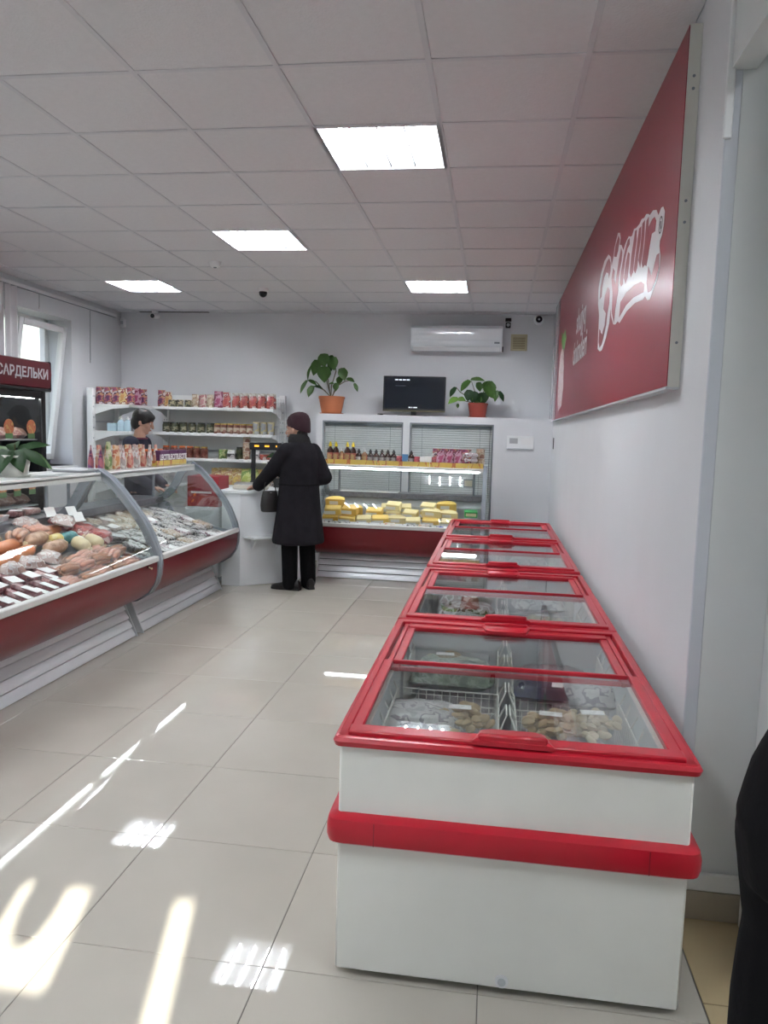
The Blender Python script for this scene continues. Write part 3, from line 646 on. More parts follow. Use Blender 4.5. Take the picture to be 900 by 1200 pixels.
def dumpling_bag(kind):
    def f():
        t = thing('dumpling_bag', 'x', 'bag'); rr = random.Random(5 + len(kind)); w, l = .265, .31
        me = DUMP if kind == 'pale' else DUMPB
        for layer, n in ((0, 26), (1, 22)):
            for k in range(n):
                a = rr.uniform(0, 2 * PI); q = math.sqrt(rr.random()) * (.92 if layer == 0 else .75)
                part('dumpling', me, t, (q * math.cos(a) * w * .42, q * math.sin(a) * l * .42, .012 + .024 * layer + rr.uniform(0, .010)), (rr.uniform(-.5, .5), rr.uniform(-.5, .5), rr.uniform(0, 6)))
        pillow(w, l, .066, 9, 9, .006).obj('bag_film', FILM, t)
        MB().box(-.04, -.02, .066, .035, .018, .068).obj('price_label', PAPER, t)
        return t
    return f
def soft_bag(m, w, l, h, lab=False, wob=.006):
    def f():
        t = thing('frozen_bag', 'x', 'bag'); pillow(w, l, h, 9, 9, wob).obj('pouch', m, t)
        if lab: MB().box(w * .18, -l * .3, h * .98, w * .36, -l * .05, h * 1.02).obj('price_label', PAPER, t)
        return t
    return f
bz0 = .34
fn = ['nearest', 'second nearest', 'third nearest', 'farthest']
for k, y in enumerate(FY):
    for j in (0, 1):
        for i in (0, 1):
            bx_ = -.392 + (.085 if i == 0 else .495); by_ = y + .31 + j * .57
            inst('basket', basket, (bx_, by_, bz0), 0, 'white wire basket inside the %s freezer, %s %s' % (fn[k], 'front' if j == 0 else 'rear', 'left' if i == 0 else 'right'), 'wire baskets inside the freezers')
def inb(k, j, i, dx, dy, dz=0.): return (-.392 + (.085 if i == 0 else .495) + dx, FY[k] + .31 + j * .57 + dy + (.03 if j == 0 else 0), bz0 + .006 + dz)
HI = .178
bags = [
 (0, 0, 0, .23, .24, HI, 'brown', 'clear bag of browned dumplings in the front left basket of nearest freezer'),
 (0, 0, 0, .09, .24, HI - .02, 'greyish', 'grey frosted bag beside browned dumplings in front left basket, nearest freezer'),
 (0, 0, 1, .12, .24, HI, 'brown', 'bag of browned dumplings at left of the front right basket, nearest freezer'),
 (0, 0, 1, .255, .25, HI + .012, 'pale', 'bag of pale dumplings at right of the front right basket, nearest freezer'),
 (0, 1, 1, .11, .07, HI, 'navy', 'dark navy bag with a price label behind dumplings, nearest freezer'),
 (0, 1, 1, .26, .10, HI - .02, 'greyish', 'grey frosted bag beside the navy bag in the nearest freezer'),
 (0, 1, 0, .18, .14, HI, 'green', 'frosted bag of greens with a price label in the nearest freezer'),
 (0, 1, 0, .14, .32, HI, 'brown', 'bag of browned dumplings behind the frosted greens in the nearest freezer'),
 (0, 1, 1, .18, .29, HI - .03, 'mauve', 'mauve frosted bag at the back right of the nearest freezer'),
 (1, 0, 0, .18, .16, HI, 'greyish', 'grey frosted bag in the front left basket of the second freezer'),
 (1, 0, 0, .20, .34, HI + .01, 'mushroom', 'pale bag with brown mushrooms in the front left basket, second freezer'),
 (1, 0, 1, .18, .16, HI - .02, 'mauve', 'mauve frosted bag in the front right basket of the second freezer'),
 (1, 0, 1, .18, .32, HI, 'pale', 'bag of pale dumplings in the front right basket of the second freezer'),
 (1, 1, 0, .18, .2, HI, 'mushroom', 'pale bag with brown mushrooms in the rear left basket, second freezer'),
 (1, 1, 1, .18, .2, HI, 'greyish', 'grey frosted bag in the rear right basket of the second freezer'),
 (2, 0, 0, .18, .14, HI, 'pale', 'bag of pale dumplings in the front left basket of the third freezer'),
 (2, 0, 0, .18, .32, HI, 'navy', 'dark navy bag in the front left basket of the third freezer'),
 (2, 0, 1, .18, .2, HI, 'greyish', 'grey frosted bag in the front right basket of the third freezer'),
 (2, 1, 0, .18, .2, HI, 'mauve', 'mauve frosted bag in the rear left basket of the third freezer'),
 (2, 1, 1, .18, .2, HI, 'greyish', 'grey frosted bag in the rear right basket of the third freezer'),
 (3, 0, 0, .18, .2, HI, 'greyish', 'grey frosted bag in the front left basket of the farthest freezer'),
 (3, 0, 1, .18, .2, HI, 'green', 'frosted bag of greens in the front right basket of the farthest freezer'),
 (3, 1, 0, .18, .2, HI, 'pale', 'bag of pale dumplings in the rear left basket of the farthest freezer'),
 (3, 1, 1, .18, .2, HI, 'mauve', 'mauve frosted bag in the rear right basket of the farthest freezer'),
]
for k in range(4):
    for j in (0, 1):
        for i in (0, 1):
            bags.append((k, j, i, .1775, .21, .0, 'base', 'big dark bag at the bottom of the %s %s basket, %s freezer' % ('front' if j == 0 else 'rear', 'left' if i == 0 else 'right', fn[k])))
BK = {'base': soft_bag(FROSTP, .325, .385, .165, False, .004), 'brown': dumpling_bag('brown'), 'pale': dumpling_bag('pale'), 'mauve': soft_bag(FROSTP, .31, .25, .07), 'greyish': soft_bag(FROSTG, .30, .25, .08),
      'navy': soft_bag(NAVY, .22, .2, .06, True), 'green': soft_bag(FROST, .33, .25, .09, True, .012), 'mushroom': soft_bag(MUSH, .30, .26, .09)}
for k, j, i, dx, dy, dz, kind, lb in bags: inst('bag_' + kind, BK[kind], inb(k, j, i, dx, dy, dz), random.uniform(-.12, .12), lb)
# ------------------------------------------------------------------ glazed counters
ARM = [(.455, 1.195), (.36, 1.13), (.295, 1.065), (.235, .995), (.175, .92), (.12, .846), (.078, .775), (.045, .70), (.02, .635), (.005, .575), (0, .52), (.006, .45), (.025, .385), (.075, .31), (.16, .255), (.28, .235)]
def offset(pts, d):
    o = []
    for i, p in enumerate(pts):
        a = pts[max(i - 1, 0)]; b = pts[min(i + 1, len(pts) - 1)]; tx, ty = b[0] - a[0], b[1] - a[1]; L = math.hypot(tx, ty)
        o.append((p[0] - ty / L * d * -1 * -1, p[1] + tx / L * d * -1 * -1)) if False else o.append((p[0] + (-ty / L) * d * -1 * -1, p[1] + (tx / L) * d))
    return o
def inset(pts, d):
    o = offset(pts, d)
    # inward means growing depth: flip when the offset went outward
    if o[len(o) // 2][0] < pts[len(pts) // 2][0]: o = offset(pts, -d)
    return o
BACKARM = [(.47, 1.165), (.50, 1.12), (.545, 1.06), (.595, .97), (.64, .90), (.70, .845), (.78, .81)]
def counter(L, name, label, left_panel=True):
    t = thing(name, label, 'display counter')
    X = lambda a, b, s: (s, a, b)
    # side panels: front arm, back arm, glass between
    for s in ([.0] if left_panel else []) + [L - .04]:
        p = MB().strip(ARM, inset(ARM, .05), X, s, s + .04).obj('side_frame', GREY, t)
        bk = MB().strip(BACKARM, [(a + .06, b + .03) for a, b in BACKARM], X, s + .003, s + .037)
        bk.prism([(.02, .50), (.10, .36), (.28, .26), (.98, .26), (.98, .80), (.78, .83), (.70, .80), (.62, .70), (.50, .63), (.06, .56)], X, s + .004, s + .036)
        bk.obj('back_frame', GREY, p)
        gi = inset(ARM, .04)[:10]
        gp = MB().prism(gi + [(.06, .57), (.50, .63), (.62, .70), (.66, .87), (.595, .97), (.50, 1.12), (.47, 1.165)], X, s + .016, s + .022).obj('end_glass', GLASS, p, False)
    i0, i1 = (.04 if left_panel else 0.), L - .04
    # tub below, red front panel, lip
    tub = MB().prism([(.05, .53), (.05, .40), (.095, .335), (.18, .285), (.30, .27), (.32, .06), (.98, .06), (.98, .80), (.80, .80), (.78, .70), (.05, .496)], X, i0, i1).obj('tub', GREYL, t, False)
    pf = [(.012, .556), (.010, .52), (.014, .455), (.032, .39), (.082, .318), (.165, .265), (.27, .248)]
    MB().strip(pf, inset(pf, .02), X, i0, i1).obj('front_panel', REDP, t)
    MB().box(i0, -.006, .553, i1, .04, .592, .006).obj('lip', mat('pale aluminium', (.62, .62, .60), .4), t)
    # deck, back worktop
    MB().strip([(.05, .520), (.78, .724)], [(.05, .510), (.78, .712)], X, i0, i1).obj('deck', STEEL, t)
    MB().box(i0, .74, .80, i1, 1.02, .86, .006).obj('worktop', mat('dark stone worktop', (.13, .13, .15), .3, noise=.25, nscale=30), t)
    # curved glass and top shelf
    gl = ARM[:10]; g0 = inset(gl, .012); g1 = inset(gl, .018)
    MB().strip(g0, g1, X, i0, i1).obj('curved_glass', GLASS, t)
    MB().box(i0, .43, 1.142, i1, .80, 1.170, .004).box(i0, .43, 1.118 if left_panel is True else 1.15, i1, .436, 1.155).obj('top_shelf', WHITE, t)
    MB().tube([(i0 + .05, .50, 1.128), (i1 - .05, .50, 1.128)], .009, 8).obj('lamp_tube', TUBEC, t)
    MB().box(i0 + .03, .515, 1.120, i1 - .03, .54, 1.142).obj('lamp_housing', PLASTW, t)
    n = max(2, int(L / 1.2) + 1)
    for k in range(n):
        s = i0 + .1 + (i1 - i0 - .2) * k / (n - 1); MB().tube([(s, .79, .86), (s, .79, 1.142)], .012, 8).obj('post', GREY, t)
    # louvred plinth
    MB().prism([(.20, .0), (.31, .245), (.98, .245), (.98, .0)], X, i0 + .012, i1 - .012).obj('plinth_core', DARK, t, False)
    for k in range(4):
        a0 = k * .061 + .006; a1 = a0 + .052; f0 = a0 / .25; f1 = a1 / .25
        d0 = .165 + .105 * f0; d1 = .165 + .105 * f1
        MB().prism([(d0, a0), (d0 + .004, a0 + .012), (d1 + .012, a1), (d1 + .024, a1), (d0 + .03, a0)], X, i0 + .012, i1 - .012).obj('plinth_slat', SLATM, t)
    for s in (i0, i1 - .012): MB().prism([(.155, .0), (.262, .25), (.33, .25), (.33, 0)], X, s, s + .012).obj('plinth_end', GREYL, t, False)
    return t
cA = counter(2.75, 'glass_counter', 'curved glass meat counter nearest the camera, red front, full of sausages')
cA.location = (-2.335, 2.40, 0); cA.rotation_euler.z = PI / 2
cB = counter(1.72, 'glass_counter', 'curved glass counter behind the meat counter, packs standing on its top')
cB.location = (-2.335, 5.155, 0); cB.rotation_euler.z = PI / 2
cC = counter(1.76, 'glass_counter', 'cheese counter with red front against the far partition', 2)
cC.location = (-1.83, 7.53, 0)
# ------------------------------------------------------------------ goods: builders
def V(*a): return Vector(a)
def sausage(m, L, r, tie=None, bend=.0):
    def f():
        t = thing('sausage', 'x', 'sausage'); n = 9
        pts = []; rs = []
        for i in range(n):
            u = -1 + 2 * i / (n - 1); pts.append((u * L / 2, bend * (u * u - .4), r)); rs.append(r * max(.12, (1 - abs(u) ** 5)) ** .6)
        MB().tube(pts, rs, 10).obj('casing', m, t)
        if tie:
            for s in (-1, 1): MB().tube([(s * L * .49, bend * .6, r), (s * (L * .5 + .012), bend * .62, r), (s * (L * .5 + .028), bend * .65, r * 1.1)], [r * .22, r * .12, r * .3], 6).obj('tied_end', tie, t)
        return t
    return f
def bundle(m, n, L, r):
    """links of sausages in a clear bag"""
    def f():
        t = thing('sausage_bundle', 'x', 'sausages'); rr = random.Random(n)
        me = None
        for k in range(n):
            b = MB(); pts = [(-L / 2, 0, 0), (-L * .42, 0, 0), (0, .006, .002), (L * .42, 0, 0), (L / 2, 0, 0)]
            if me is None: me = b.tube(pts, [r * .3, r * .9, r, r * .9, r * .3], 8).mesh('sausage_link', m)
            part('sausage_link', me, t, (rr.uniform(-.012, .012), (k % 3 - 1) * r * 1.9, r + (k // 3) * r * 1.6), (0, 0, rr.uniform(-.25, .25)))
        pillow(L * 1.2, r * 7.5, r * 4.2, 7, 7, .007).obj('bag_film', FILM, t)
        return t
    return f
def slab(m, w, l, h, label=True, nm='meat_pack'):
    """vacuum packed block with a crimped film edge and a paper label"""
    def f():
        t = thing(nm, 'x', 'meat pack'); MB().box(-w / 2, -l / 2, .002, w / 2, l / 2, h, min(w, l, h) * .28).obj('block', m, t)
        MB().box(-w / 2 - .012, -l / 2 - .014, h * .32, w / 2 + .012, l / 2 + .014, h * .32 + .0015).obj('film_edge', FILM, t)
        if label: MB().box(-w * .36, -l * .40, h, w * .36, l * .08, h + .0012).obj('label', PAPER, t)
        return t
    return f
def pouch(m, w, th, h, nm='pouch', cat='packet', topm=None):
    """stand-up bag: round base closing to a flat crimped top"""
    def f():
        t = thing(nm, 'x', cat); rings = []
        for z, a, b in ((0, .42, .8), (.03, .47, 1.), (.35, .50, .95), (.62, .485, .6), (.82, .46, .22), (.9, .455, .07), (1., .455, .05)):
            rings.append([(w * a * math.copysign(abs(math.cos(q)) ** .7, math.cos(q)), th / 2 * b * math.sin(q), h * z) for q in [2 * PI * k / 12 for k in range(12)]])
        k = 5 if topm else 7
        MB().loft(rings[:k]).obj('bag', m, t)
        if topm: MB().loft(rings[4:]).obj('top', topm, t)
        return t
    return f
def jar(m, lidm, r, h, labm=None, nm='jar', cat='jar', neck=.8):
    def f():
        t = thing(nm, 'x', cat)
        MB().lathe([(r * .9, 0), (r, .006), (r, h * .72), (r * .97, h * .78), (r * neck, h * .86), (r * neck, h * .88)], 14).obj('body', m, t)
        MB().lathe([(r * (neck + .05), h * .87), (r * (neck + .06), h * .99), (r * neck, h)], 14).obj('lid', lidm, t)
        if labm: MB().lathe([(r * 1.01, h * .2), (r * 1.012, h * .62)], 14).obj('label', labm, t)
        return t
    return f
def tin(m, r, h, endm=None, nm='tin', cat='tin'):
    def f():
        t = thing(nm, 'x', cat); MB().lathe([(r * .96, 0), (r, .004), (r, h - .004), (r * .96, h)], 14).obj('body', m, t)
        MB().lathe([(r * .93, h - .003), (r * .97, h), (r * .97, h + .002), (r * .9, h + .002)], 14).obj('end', endm or STEEL, t)
        return t
    return f
def bottle(m, capm, r, h, labm=None):
    def f():
        t = thing('sauce_bottle', 'x', 'bottle')
        MB().lathe([(r * .92, 0), (r, .005), (r, h * .58), (r * .8, h * .66), (r * .42, h * .74), (r * .4, h * .8)], 12).obj('body', m, t)
        MB().lathe([(r * .5, h * .78), (r * .52, h * .86), (r * .3, h * .93), (r * .2, h)], 12).obj('cap', capm, t)
        if labm: MB().lathe([(r * 1.015, h * .15), (r * 1.015, h * .5)], 12).obj('label', labm, t)
        return t
    return f
def carton(m, w, d, h, nm='carton', cat='box', edge=None):
    def f():
        t = thing(nm, 'x', cat); MB().box(-w / 2, -d / 2, 0, w / 2, d / 2, h, .002).obj('box', m, t)
        if edge: MB().box(-w * .4, -d / 2 - .001, h * .25, w * .4, -d / 2, h * .75).obj('print', edge, t)
        return t
    return f
def tray(m, w, l, h):
    def f():
        t = thing('food_tray', 'x', 'tray')
        MB().loft([[(-w * .44, -l * .44, 0), (w * .44, -l * .44, 0), (w * .44, l * .44, 0), (-w * .44, l * .44, 0)], [(-w / 2, -l / 2, h), (w / 2, -l / 2, h), (w / 2, l / 2, h), (-w / 2, l / 2, h)], [(-w * .46, -l * .46, h * .9), (w * .46, -l * .46, h * .9), (w * .46, l * .46, h * .9), (-w * .46, l * .46, h * .9)]]).obj('tray', PLASTW, t)
        b = pillow(w * .9, l * .9, h * .7, 6, 6, .006); b.move(Matrix.Translation((0, 0, h * .55))); b.obj('food', m, t)
        MB().box(-w * .1, -l * .42, h * 1.22, w * .3, -l * .05, h * 1.24).obj('label', PAPER, t)
        return t
    return f
def cheese(m, w, l, h, rindm=None):
    def f():
        t = thing('cheese_piece', 'x', 'cheese'); MB().box(-w / 2, -l / 2, 0, w / 2, l / 2, h, .006).obj('cheese', m, t)
        MB().box(-w / 2 - .001, -l / 2 - .0015, h * .25, w * .18, -l / 2, h * .72).obj('label', rindm or PAPER, t)
        return t
    return f
def wheel(m, r, h):
    def f():
        t = thing('cheese_piece', 'x', 'cheese'); pts = [(r * math.cos(a), r * math.sin(a)) for a in [PI * k / 10 for k in range(11)]]
        MB().prism(pts, lambda a, b, z: (a, b, z), 0, h).obj('half_wheel', m, t); MB().box(-r * .6, -.002, h * .3, r * .3, -.0005, h * .75).obj('label', PAPER, t); return t
    return f
# colours of the goods
ORANGE = mat('orange cooked sausage', (.62, .22, .08), .3, noise=.10, nscale=12, coat=.3)
HAMC = printed('smoked ham skin', [(.50, .26, .14), (.60, .34, .20), (.42, .20, .10)], 12)
PINK = mat('pink sausage link', (.66, .33, .24), .35, noise=.12, nscale=20)
BROWN = mat('brown sausage link', (.48, .22, .12), .35, noise=.15, nscale=20)
DRED = printed('dark red meat', [(.13, .012, .022), (.20, .03, .04), (.30, .12, .13), (.10, .01, .02)], 18)
WBAG = printed('white meat bag', [(.72, .70, .70), (.60, .45, .42), (.78, .78, .78), (.50, .28, .24)], 18)
PMEAT = printed('pink bacon', [(.50, .18, .17), (.62, .33, .30), (.36, .09, .10), (.74, .55, .50)], 16, stretch=(1, 4, 4))
REDBAG = printed('red checked bag', [(.42, .02, .03), (.6, .12, .10), (.30, .01, .02), (.75, .55, .50)], 20)
CREAM = mat('cream casing', (.72, .62, .40), .35, noise=.1)
TEALP = printed('teal and yellow print', [(.05, .32, .34), (.04, .26, .30), (.08, .38, .38)], 9)
YELP = printed('yellow casing', [(.75, .55, .10), (.8, .68, .3)], 9)
GREYM = printed('greyish dried meat', [(.30, .24, .22), (.45, .38, .34), (.20, .15, .14), (.55, .50, .46)], 20)
SILV = printed('silver fish pack', [(.50, .49, .48), (.74, .74, .74), (.07, .08, .10), (.36, .30, .26), (.82, .82, .82)], 16)
DARKP = printed('dark labelled pack', [(.03, .03, .04), (.55, .53, .5), (.05, .05, .08), (.7, .7, .7)], 14)
NUTS = printed('tan and white pack', [(.55, .40, .24), (.70, .60, .48), (.40, .25, .14), (.76, .74, .70)], 16)
MAUVE = printed('mauve and white pack', [(.30, .16, .20), (.72, .70, .72), (.45, .25, .30), (.60, .55, .58)], 14)
def deck(cx, s, d, up=0.):     # point on the counter decks along the wall: s along, d inward
    return (-2.335 - d, cx + s, .522 + (d - .05) * .28 + up)
def deckc(x, d, up=0.): return (x, 7.53 + d, .522 + (d - .05) * .28 + up)
SL = math.atan(.28)
G = {'orange': sausage(ORANGE, .34, .042, CREAM), 'ham': sausage(HAMC, .26, .048, CREAM), 'teal': sausage(TEALP, .17, .043, CREAM), 'yellow': sausage(YELP, .13, .043, CREAM), 'cream': sausage(CREAM, .15, .046, CREAM), 'salami': sausage(DRED, .30, .026, CREAM),
     'pinklinks': bundle(PINK, 6, .17, .017), 'brownlinks': bundle(BROWN, 5, .16, .019), 'dred': slab(DRED, .11, .17, .05), 'dslim': slab(DRED, .065, .20, .055), 'bacon': slab(PMEAT, .12, .16, .045), 'redbag': soft_bag(REDBAG, .19, .18, .085), 'wbag': soft_bag(WBAG, .17, .15, .06), 'greym': slab(GREYM, .15, .15, .05), 'silver': slab(SILV, .14, .20, .032, False), 'dark': slab(DARKP, .12, .18, .03, False), 'nuts': slab(NUTS, .13, .17, .045, False), 'mauve': slab(MAUVE, .13, .18, .035, True)}
DESC = {'wbag': ('white crinkled bag of meat', 'bag'), 'orange': ('thick orange cooked sausage', 'sausage'), 'ham': ('brown smoked ham roll', 'ham'), 'teal': ('teal wrapped sausage', 'sausage'), 'yellow': ('yellow wrapped sausage', 'sausage'), 'cream': ('short cream coloured sausage', 'sausage'), 'salami': ('dark red salami stick', 'sausage'), 'pinklinks': ('clear bag of pink sausage links', 'sausages'), 'brownlinks': ('clear bag of brown sausage links', 'sausages'), 'dred': ('dark red vacuum-packed meat', 'meat'), 'dslim': ('slim dark red meat pack with white label', 'meat'), 'bacon': ('pink bacon pack with white label', 'meat'), 'redbag': ('red and white bag of sausages', 'bag'), 'greym': ('greyish dried meat pack with white label', 'meat'), 'silver': ('silvery pack of fish', 'packet'), 'dark': ('dark pack with pale print', 'packet'), 'nuts': ('tan and white packet', 'packet'), 'mauve': ('mauve packet with white label', 'packet')}
NAMES = {'orange': 'sausage', 'ham': 'ham_roll', 'salami': 'salami', 'dred': 'meat_pack', 'dslim': 'meat_pack', 'bacon': 'bacon_pack', 'greym': 'dried_meat_pack', 'silver': 'fish_pack', 'dark': 'fish_pack', 'nuts': 'snack_pack', 'mauve': 'snack_pack', 'redbag': 'sausage_bag'}
def lay(rows, where, place, base, grp):
    """rows: (row words, [(kind, s, d, up, turn)]) - a label counts each kind along its row"""
    for words, items in rows:
        n = {}
        for kind, s, d, up, rz in items:
            n[kind] = n.get(kind, 0) + 1
        m = {}
        for kind, s, d, up, rz in items:
            m[kind] = m.get(kind, 0) + 1
            lb = DESC[kind][0] + ', ' + (ORD[m[kind] - 1] + ' along ' if n[kind] > 1 else '') + words + ' of ' + where
            if base == 'L': loc = deck(place, s, d, up); R = Matrix.Rotation(PI / 2, 3, 'Z') @ Matrix.Rotation(SL, 3, 'X') @ Matrix.Rotation(rz, 3, 'Z')
            else: loc = deckc(place + s, d, up); R = Matrix.Rotation(SL, 3, 'X') @ Matrix.Rotation(rz, 3, 'Z')
            o = inst('g_' + kind, G[kind], loc, 0, lb, grp, rot=R.to_euler())
            o['category'] = DESC[kind][1]
            if kind in NAMES and o.name.split('.')[0] != NAMES[kind]: pass
random.seed(21)
J = lambda a=.18: random.uniform(-a, a)
# near meat counter (s measured from y = 2.40)
r1 = [('dslim', .92 + .085 * k, .135 + .01 * (k % 2), .012 * (k % 3), J(.1)) for k in range(9)] + [('pinklinks', 1.75, .12, .0, J()), ('brownlinks', 1.94, .12, .0, J()), ('pinklinks', 2.12, .13, .0, J()), ('brownlinks', 2.30, .13, 0, J()), ('pinklinks', 2.48, .125, 0, J()), ('salami', 2.61, .14, .0, 1.2), ('bacon', 1.62, .20, .03, J()), ('brownlinks', 1.84, .20, .04, J()), ('pinklinks', 2.03, .20, .045, J()), ('brownlinks', 2.22, .20, .045, J()), ('pinklinks', 2.40, .20, .045, J())]
r2 = [('dred', .95 + .15 * k, .27, .03, J(.3)) for k in range(6)] + [('wbag', 1.10 + .2 * k, .345, .06, J(.5)) for k in range(5)] + [('bacon', 1.86, .28, .02, J()), ('brownlinks', 2.02, .28, .03, J()), ('pinklinks', 2.20, .27, .04, J()), ('pinklinks', 2.38, .28, .04, J()), ('brownlinks', 2.56, .26, .03, J())]
r3 = [('orange', 1.30, .42, .05, .25), ('orange', 1.55, .40, .06, .12), ('orange', 1.78, .45, .05, .2), ('ham', 2.08, .42, .05, .1), ('cream', 2.33, .385, .05, 1.2), ('cream', 2.49, .38, .05, 1.3), ('redbag', 2.60, .40, .07, .3), ('brownlinks', 1.12, .44, .04, J()), ('pinklinks', .98, .47, .05, J())]
r4 = [('orange', 1.45, .53, .06, .2), ('orange', 1.78, .55, .06, .1), ('ham', 2.05, .53, .07, .15), ('yellow', 2.22, .50, .06, .1), ('teal', 2.36, .49, .06, .08), ('mauve', 2.50, .53, .06, J()), ('redbag', 2.6, .53, .07, .1)]
r5 = [('ham', 1.75, .66, .04, .1), ('ham', 2.05, .65, .05, .2), ('orange', 2.36, .64, .05, .05), ('redbag', 2.57, .64, .09, -.2), ('ham', 1.42, .67, .04, .0), ('bacon', 1.15, .6, .03, J()), ('wbag', 1.70, .70, .13, .3), ('wbag', 2.22, .70, .12, .2), ('wbag', 2.46, .58, .15, .4), ('pinklinks', 1.62, .60, .10, J(.6)), ('brownlinks', 1.92, .58, .11, J(.6)), ('pinklinks', 2.20, .62, .10, J(.6))]
lay([('front row', r1), ('second row', r2), ('middle row', r3), ('fourth row', r4), ('back row', r5)], 'near meat counter', 2.40, 'L', 'goods in the near meat counter')
# second counter (s from y = 5.155)
r1 = [(('silver', 'dark', 'mauve', 'silver', 'nuts', 'silver', 'dark', 'mauve', 'silver')[k], .13 + .165 * k, .14, .0 + .01 * (k % 2), J(.8)) for k in range(9)]
r2 = [(('silver', 'silver', 'silver', 'dark', 'nuts', 'mauve', 'dark', 'silver', 'nuts')[k], .14 + .165 * k, .28, .025 + .01 * (k % 2), J(.9)) for k in range(9)]
r3 = [(('greym', 'silver', 'silver', 'nuts', 'dark', 'dark', 'silver', 'dark', 'mauve')[k], .14 + .165 * k, .42, .03, J(.9)) for k in range(9)]
r4 = [(('greym', 'greym', 'nuts', 'nuts', 'nuts', 'mauve', 'dark', 'dark', 'silver')[k], .14 + .165 * k, .56, .035, J(.9)) for k in range(9)]
r5 = [(('greym', 'nuts', 'greym', 'nuts', 'nuts', 'nuts', 'nuts', 'dark', 'dark')[k], .14 + .165 * k, .68, .03, J(.9)) for k in range(9)]
lay([('front row', r1), ('second row', r2), ('middle row', r3), ('fourth row', r4), ('back row', r5)], 'second curved counter', 5.155, 'L', 'packs in the second curved counter')
t0 = [(5.02, 1), (5.00, .86), (4.9, .92)]
PC = lambda: None
def pricecard():
    t = thing('price_card', 'x', 'price card'); MB().box(-.045, -.001, 0, .045, .001, .06).obj('card', PAPER, t); MB().box(-.05, -.006, -.012, .05, .006, .001, .002).obj('foot', PLASTW, t); return t
for k, (y, d, z) in enumerate([(4.98, .52, .84), (5.06, .62, .87), (4.86, .66, .88)]):
    inst('pricecard', pricecard, (-2.335 - d, y, z), 1.2, 'small white price card standing among red bags in the meat counter, ' + ORD[k] + ' from front', 'price cards in the meat counter', rot=(-.5, 0, 1.35))
# things on the dark worktop of the near counter
t = inst('g_tray', tray(PMEAT, .15, .2, .035), (-3.22, 4.55, .86), .3, 'white tray of sliced pink meat on the dark worktop of the near counter')
t = inst('g_bacon', G['bacon'], (-3.25, 4.98, .861), .1, 'pink bacon pack lying on dark worktop at the far end'); t['category'] = 'meat'
t = inst('g_dred', G['dred'], (-3.22, 4.80, .861), .5, 'dark red meat pack lying on dark worktop beside the tray'); t['category'] = 'meat'
# cheese counter (x from -1.83)
CH1 = mat('yellow cheese', (.80, .55, .14), .4, noise=.06); CH2 = mat('pale cheese', (.80, .68, .36), .4, noise=.06); CH3 = mat('deep yellow cheese', (.74, .44, .07), .4, noise=.06)
CHK = {'block': (cheese(CH1, .17, .12, .075), 'yellow cheese block'), 'pale': (cheese(CH2, .15, .12, .07), 'pale cheese block'), 'deep': (cheese(CH3, .16, .11, .08), 'deep yellow cheese block'), 'half': (wheel(CH1, .105, .085), 'half wheel of yellow cheese'), 'phalf': (wheel(CH2, .10, .07), 'half wheel of pale cheese')}
def row_c(words, items, grp='cheeses in the cheese counter'):
    n = {}; m = {}
    for it in items: n[it[0]] = n.get(it[0], 0) + 1
    for kind, x, d, up in items:
        m[kind] = m.get(kind, 0) + 1
        lb = CHK[kind][1] + ', ' + (ORD[m[kind] - 1] + ' from left ' if n[kind] > 1 else '') + words + ' of the cheese counter'
        inst('c_' + kind, CHK[kind][0], deckc(x, d, up), 0, lb, grp, rot=(Matrix.Rotation(SL, 3, 'X') @ Matrix.Rotation(J(.15), 3, 'Z')).to_euler())
row_c('in second row', [('deep', -1.66, .24, 0), ('block', -1.48, .25, 0), ('pale', -1.31, .25, 0), ('block', -1.14, .26, 0), ('phalf', -.97, .25, 0), ('pale', -.80, .25, 0), ('block', -.62, .26, 0), ('pale', -.44, .25, 0), ('pale', -.27, .25, 0)])
row_c('on top of second row', [('block', -1.64, .26, .078), ('deep', -1.46, .27, .078), ('phalf', -.62, .27, .078)])
row_c('in third row', [('deep', -1.66, .39, .03), ('half', -1.45, .36, .03), ('block', -1.22, .38, .03), ('pale', -1.02, .39, .03), ('pale', -.84, .38, .03), ('block', -.65, .39, .03), ('phalf', -.45, .36, .03)])
row_c('on top of third row', [('half', -1.64, .36, .112), ('pale', -1.02, .39, .102), ('pale', -.66, .39, .106)])
row_c('in back row', [('block', -1.68, .53, .03), ('pale', -1.10, .55, .02), ('pale', -.93, .56, .02), ('half', -.48, .52, .05)])
TUB = {'tubd': (carton(DARKP, .12, .09, .045, 'cheese_pack', 'packet'), 'dark cheese pack with pale print'), 'tubw': (carton(printed('white cheese pack', [(.75, .75, .74), (.70, .72, .75), (.45, .25, .2), (.8, .8, .8)], 10), .13, .09, .04, 'cheese_pack', 'packet'), 'white cheese pack'), 'tubo': (carton(printed('orange cheese pack', [(.68, .30, .10), (.75, .70, .62), (.5, .2, .1)], 12), .10, .09, .05, 'cheese_pack', 'packet'), 'orange and white cheese pack')}
seq = ['tubw', 'tubd', 'tubd', 'tubw', 'tubw', 'tubw', 'tubo', 'tubw', 'tubd', 'tubo', 'tubd', 'tubw', 'tubo', 'tubw']
cnt = {}
for k, kd in enumerate(seq):
    cnt[kd] = cnt.get(kd, 0) + 1
    inst('c_' + kd, TUB[kd][0], deckc(-1.72 + .116 * k, .115, .002), 0, TUB[kd][1] + ' at the front lip of cheese counter, ' + ORD[cnt[kd] - 1] + ' from left', 'packs along the front of the cheese counter', rot=(SL + .3, 0, J(.1)))
inst('c_greenbox', carton(mat('green tub', (.05, .38, .10), .3), .13, .12, .06, 'green_tub', 'tub', CREAM), deckc(-.22, .36, .07), 0, 'green tub at the right end of the cheese counter', rot=(.1, 0, .1))
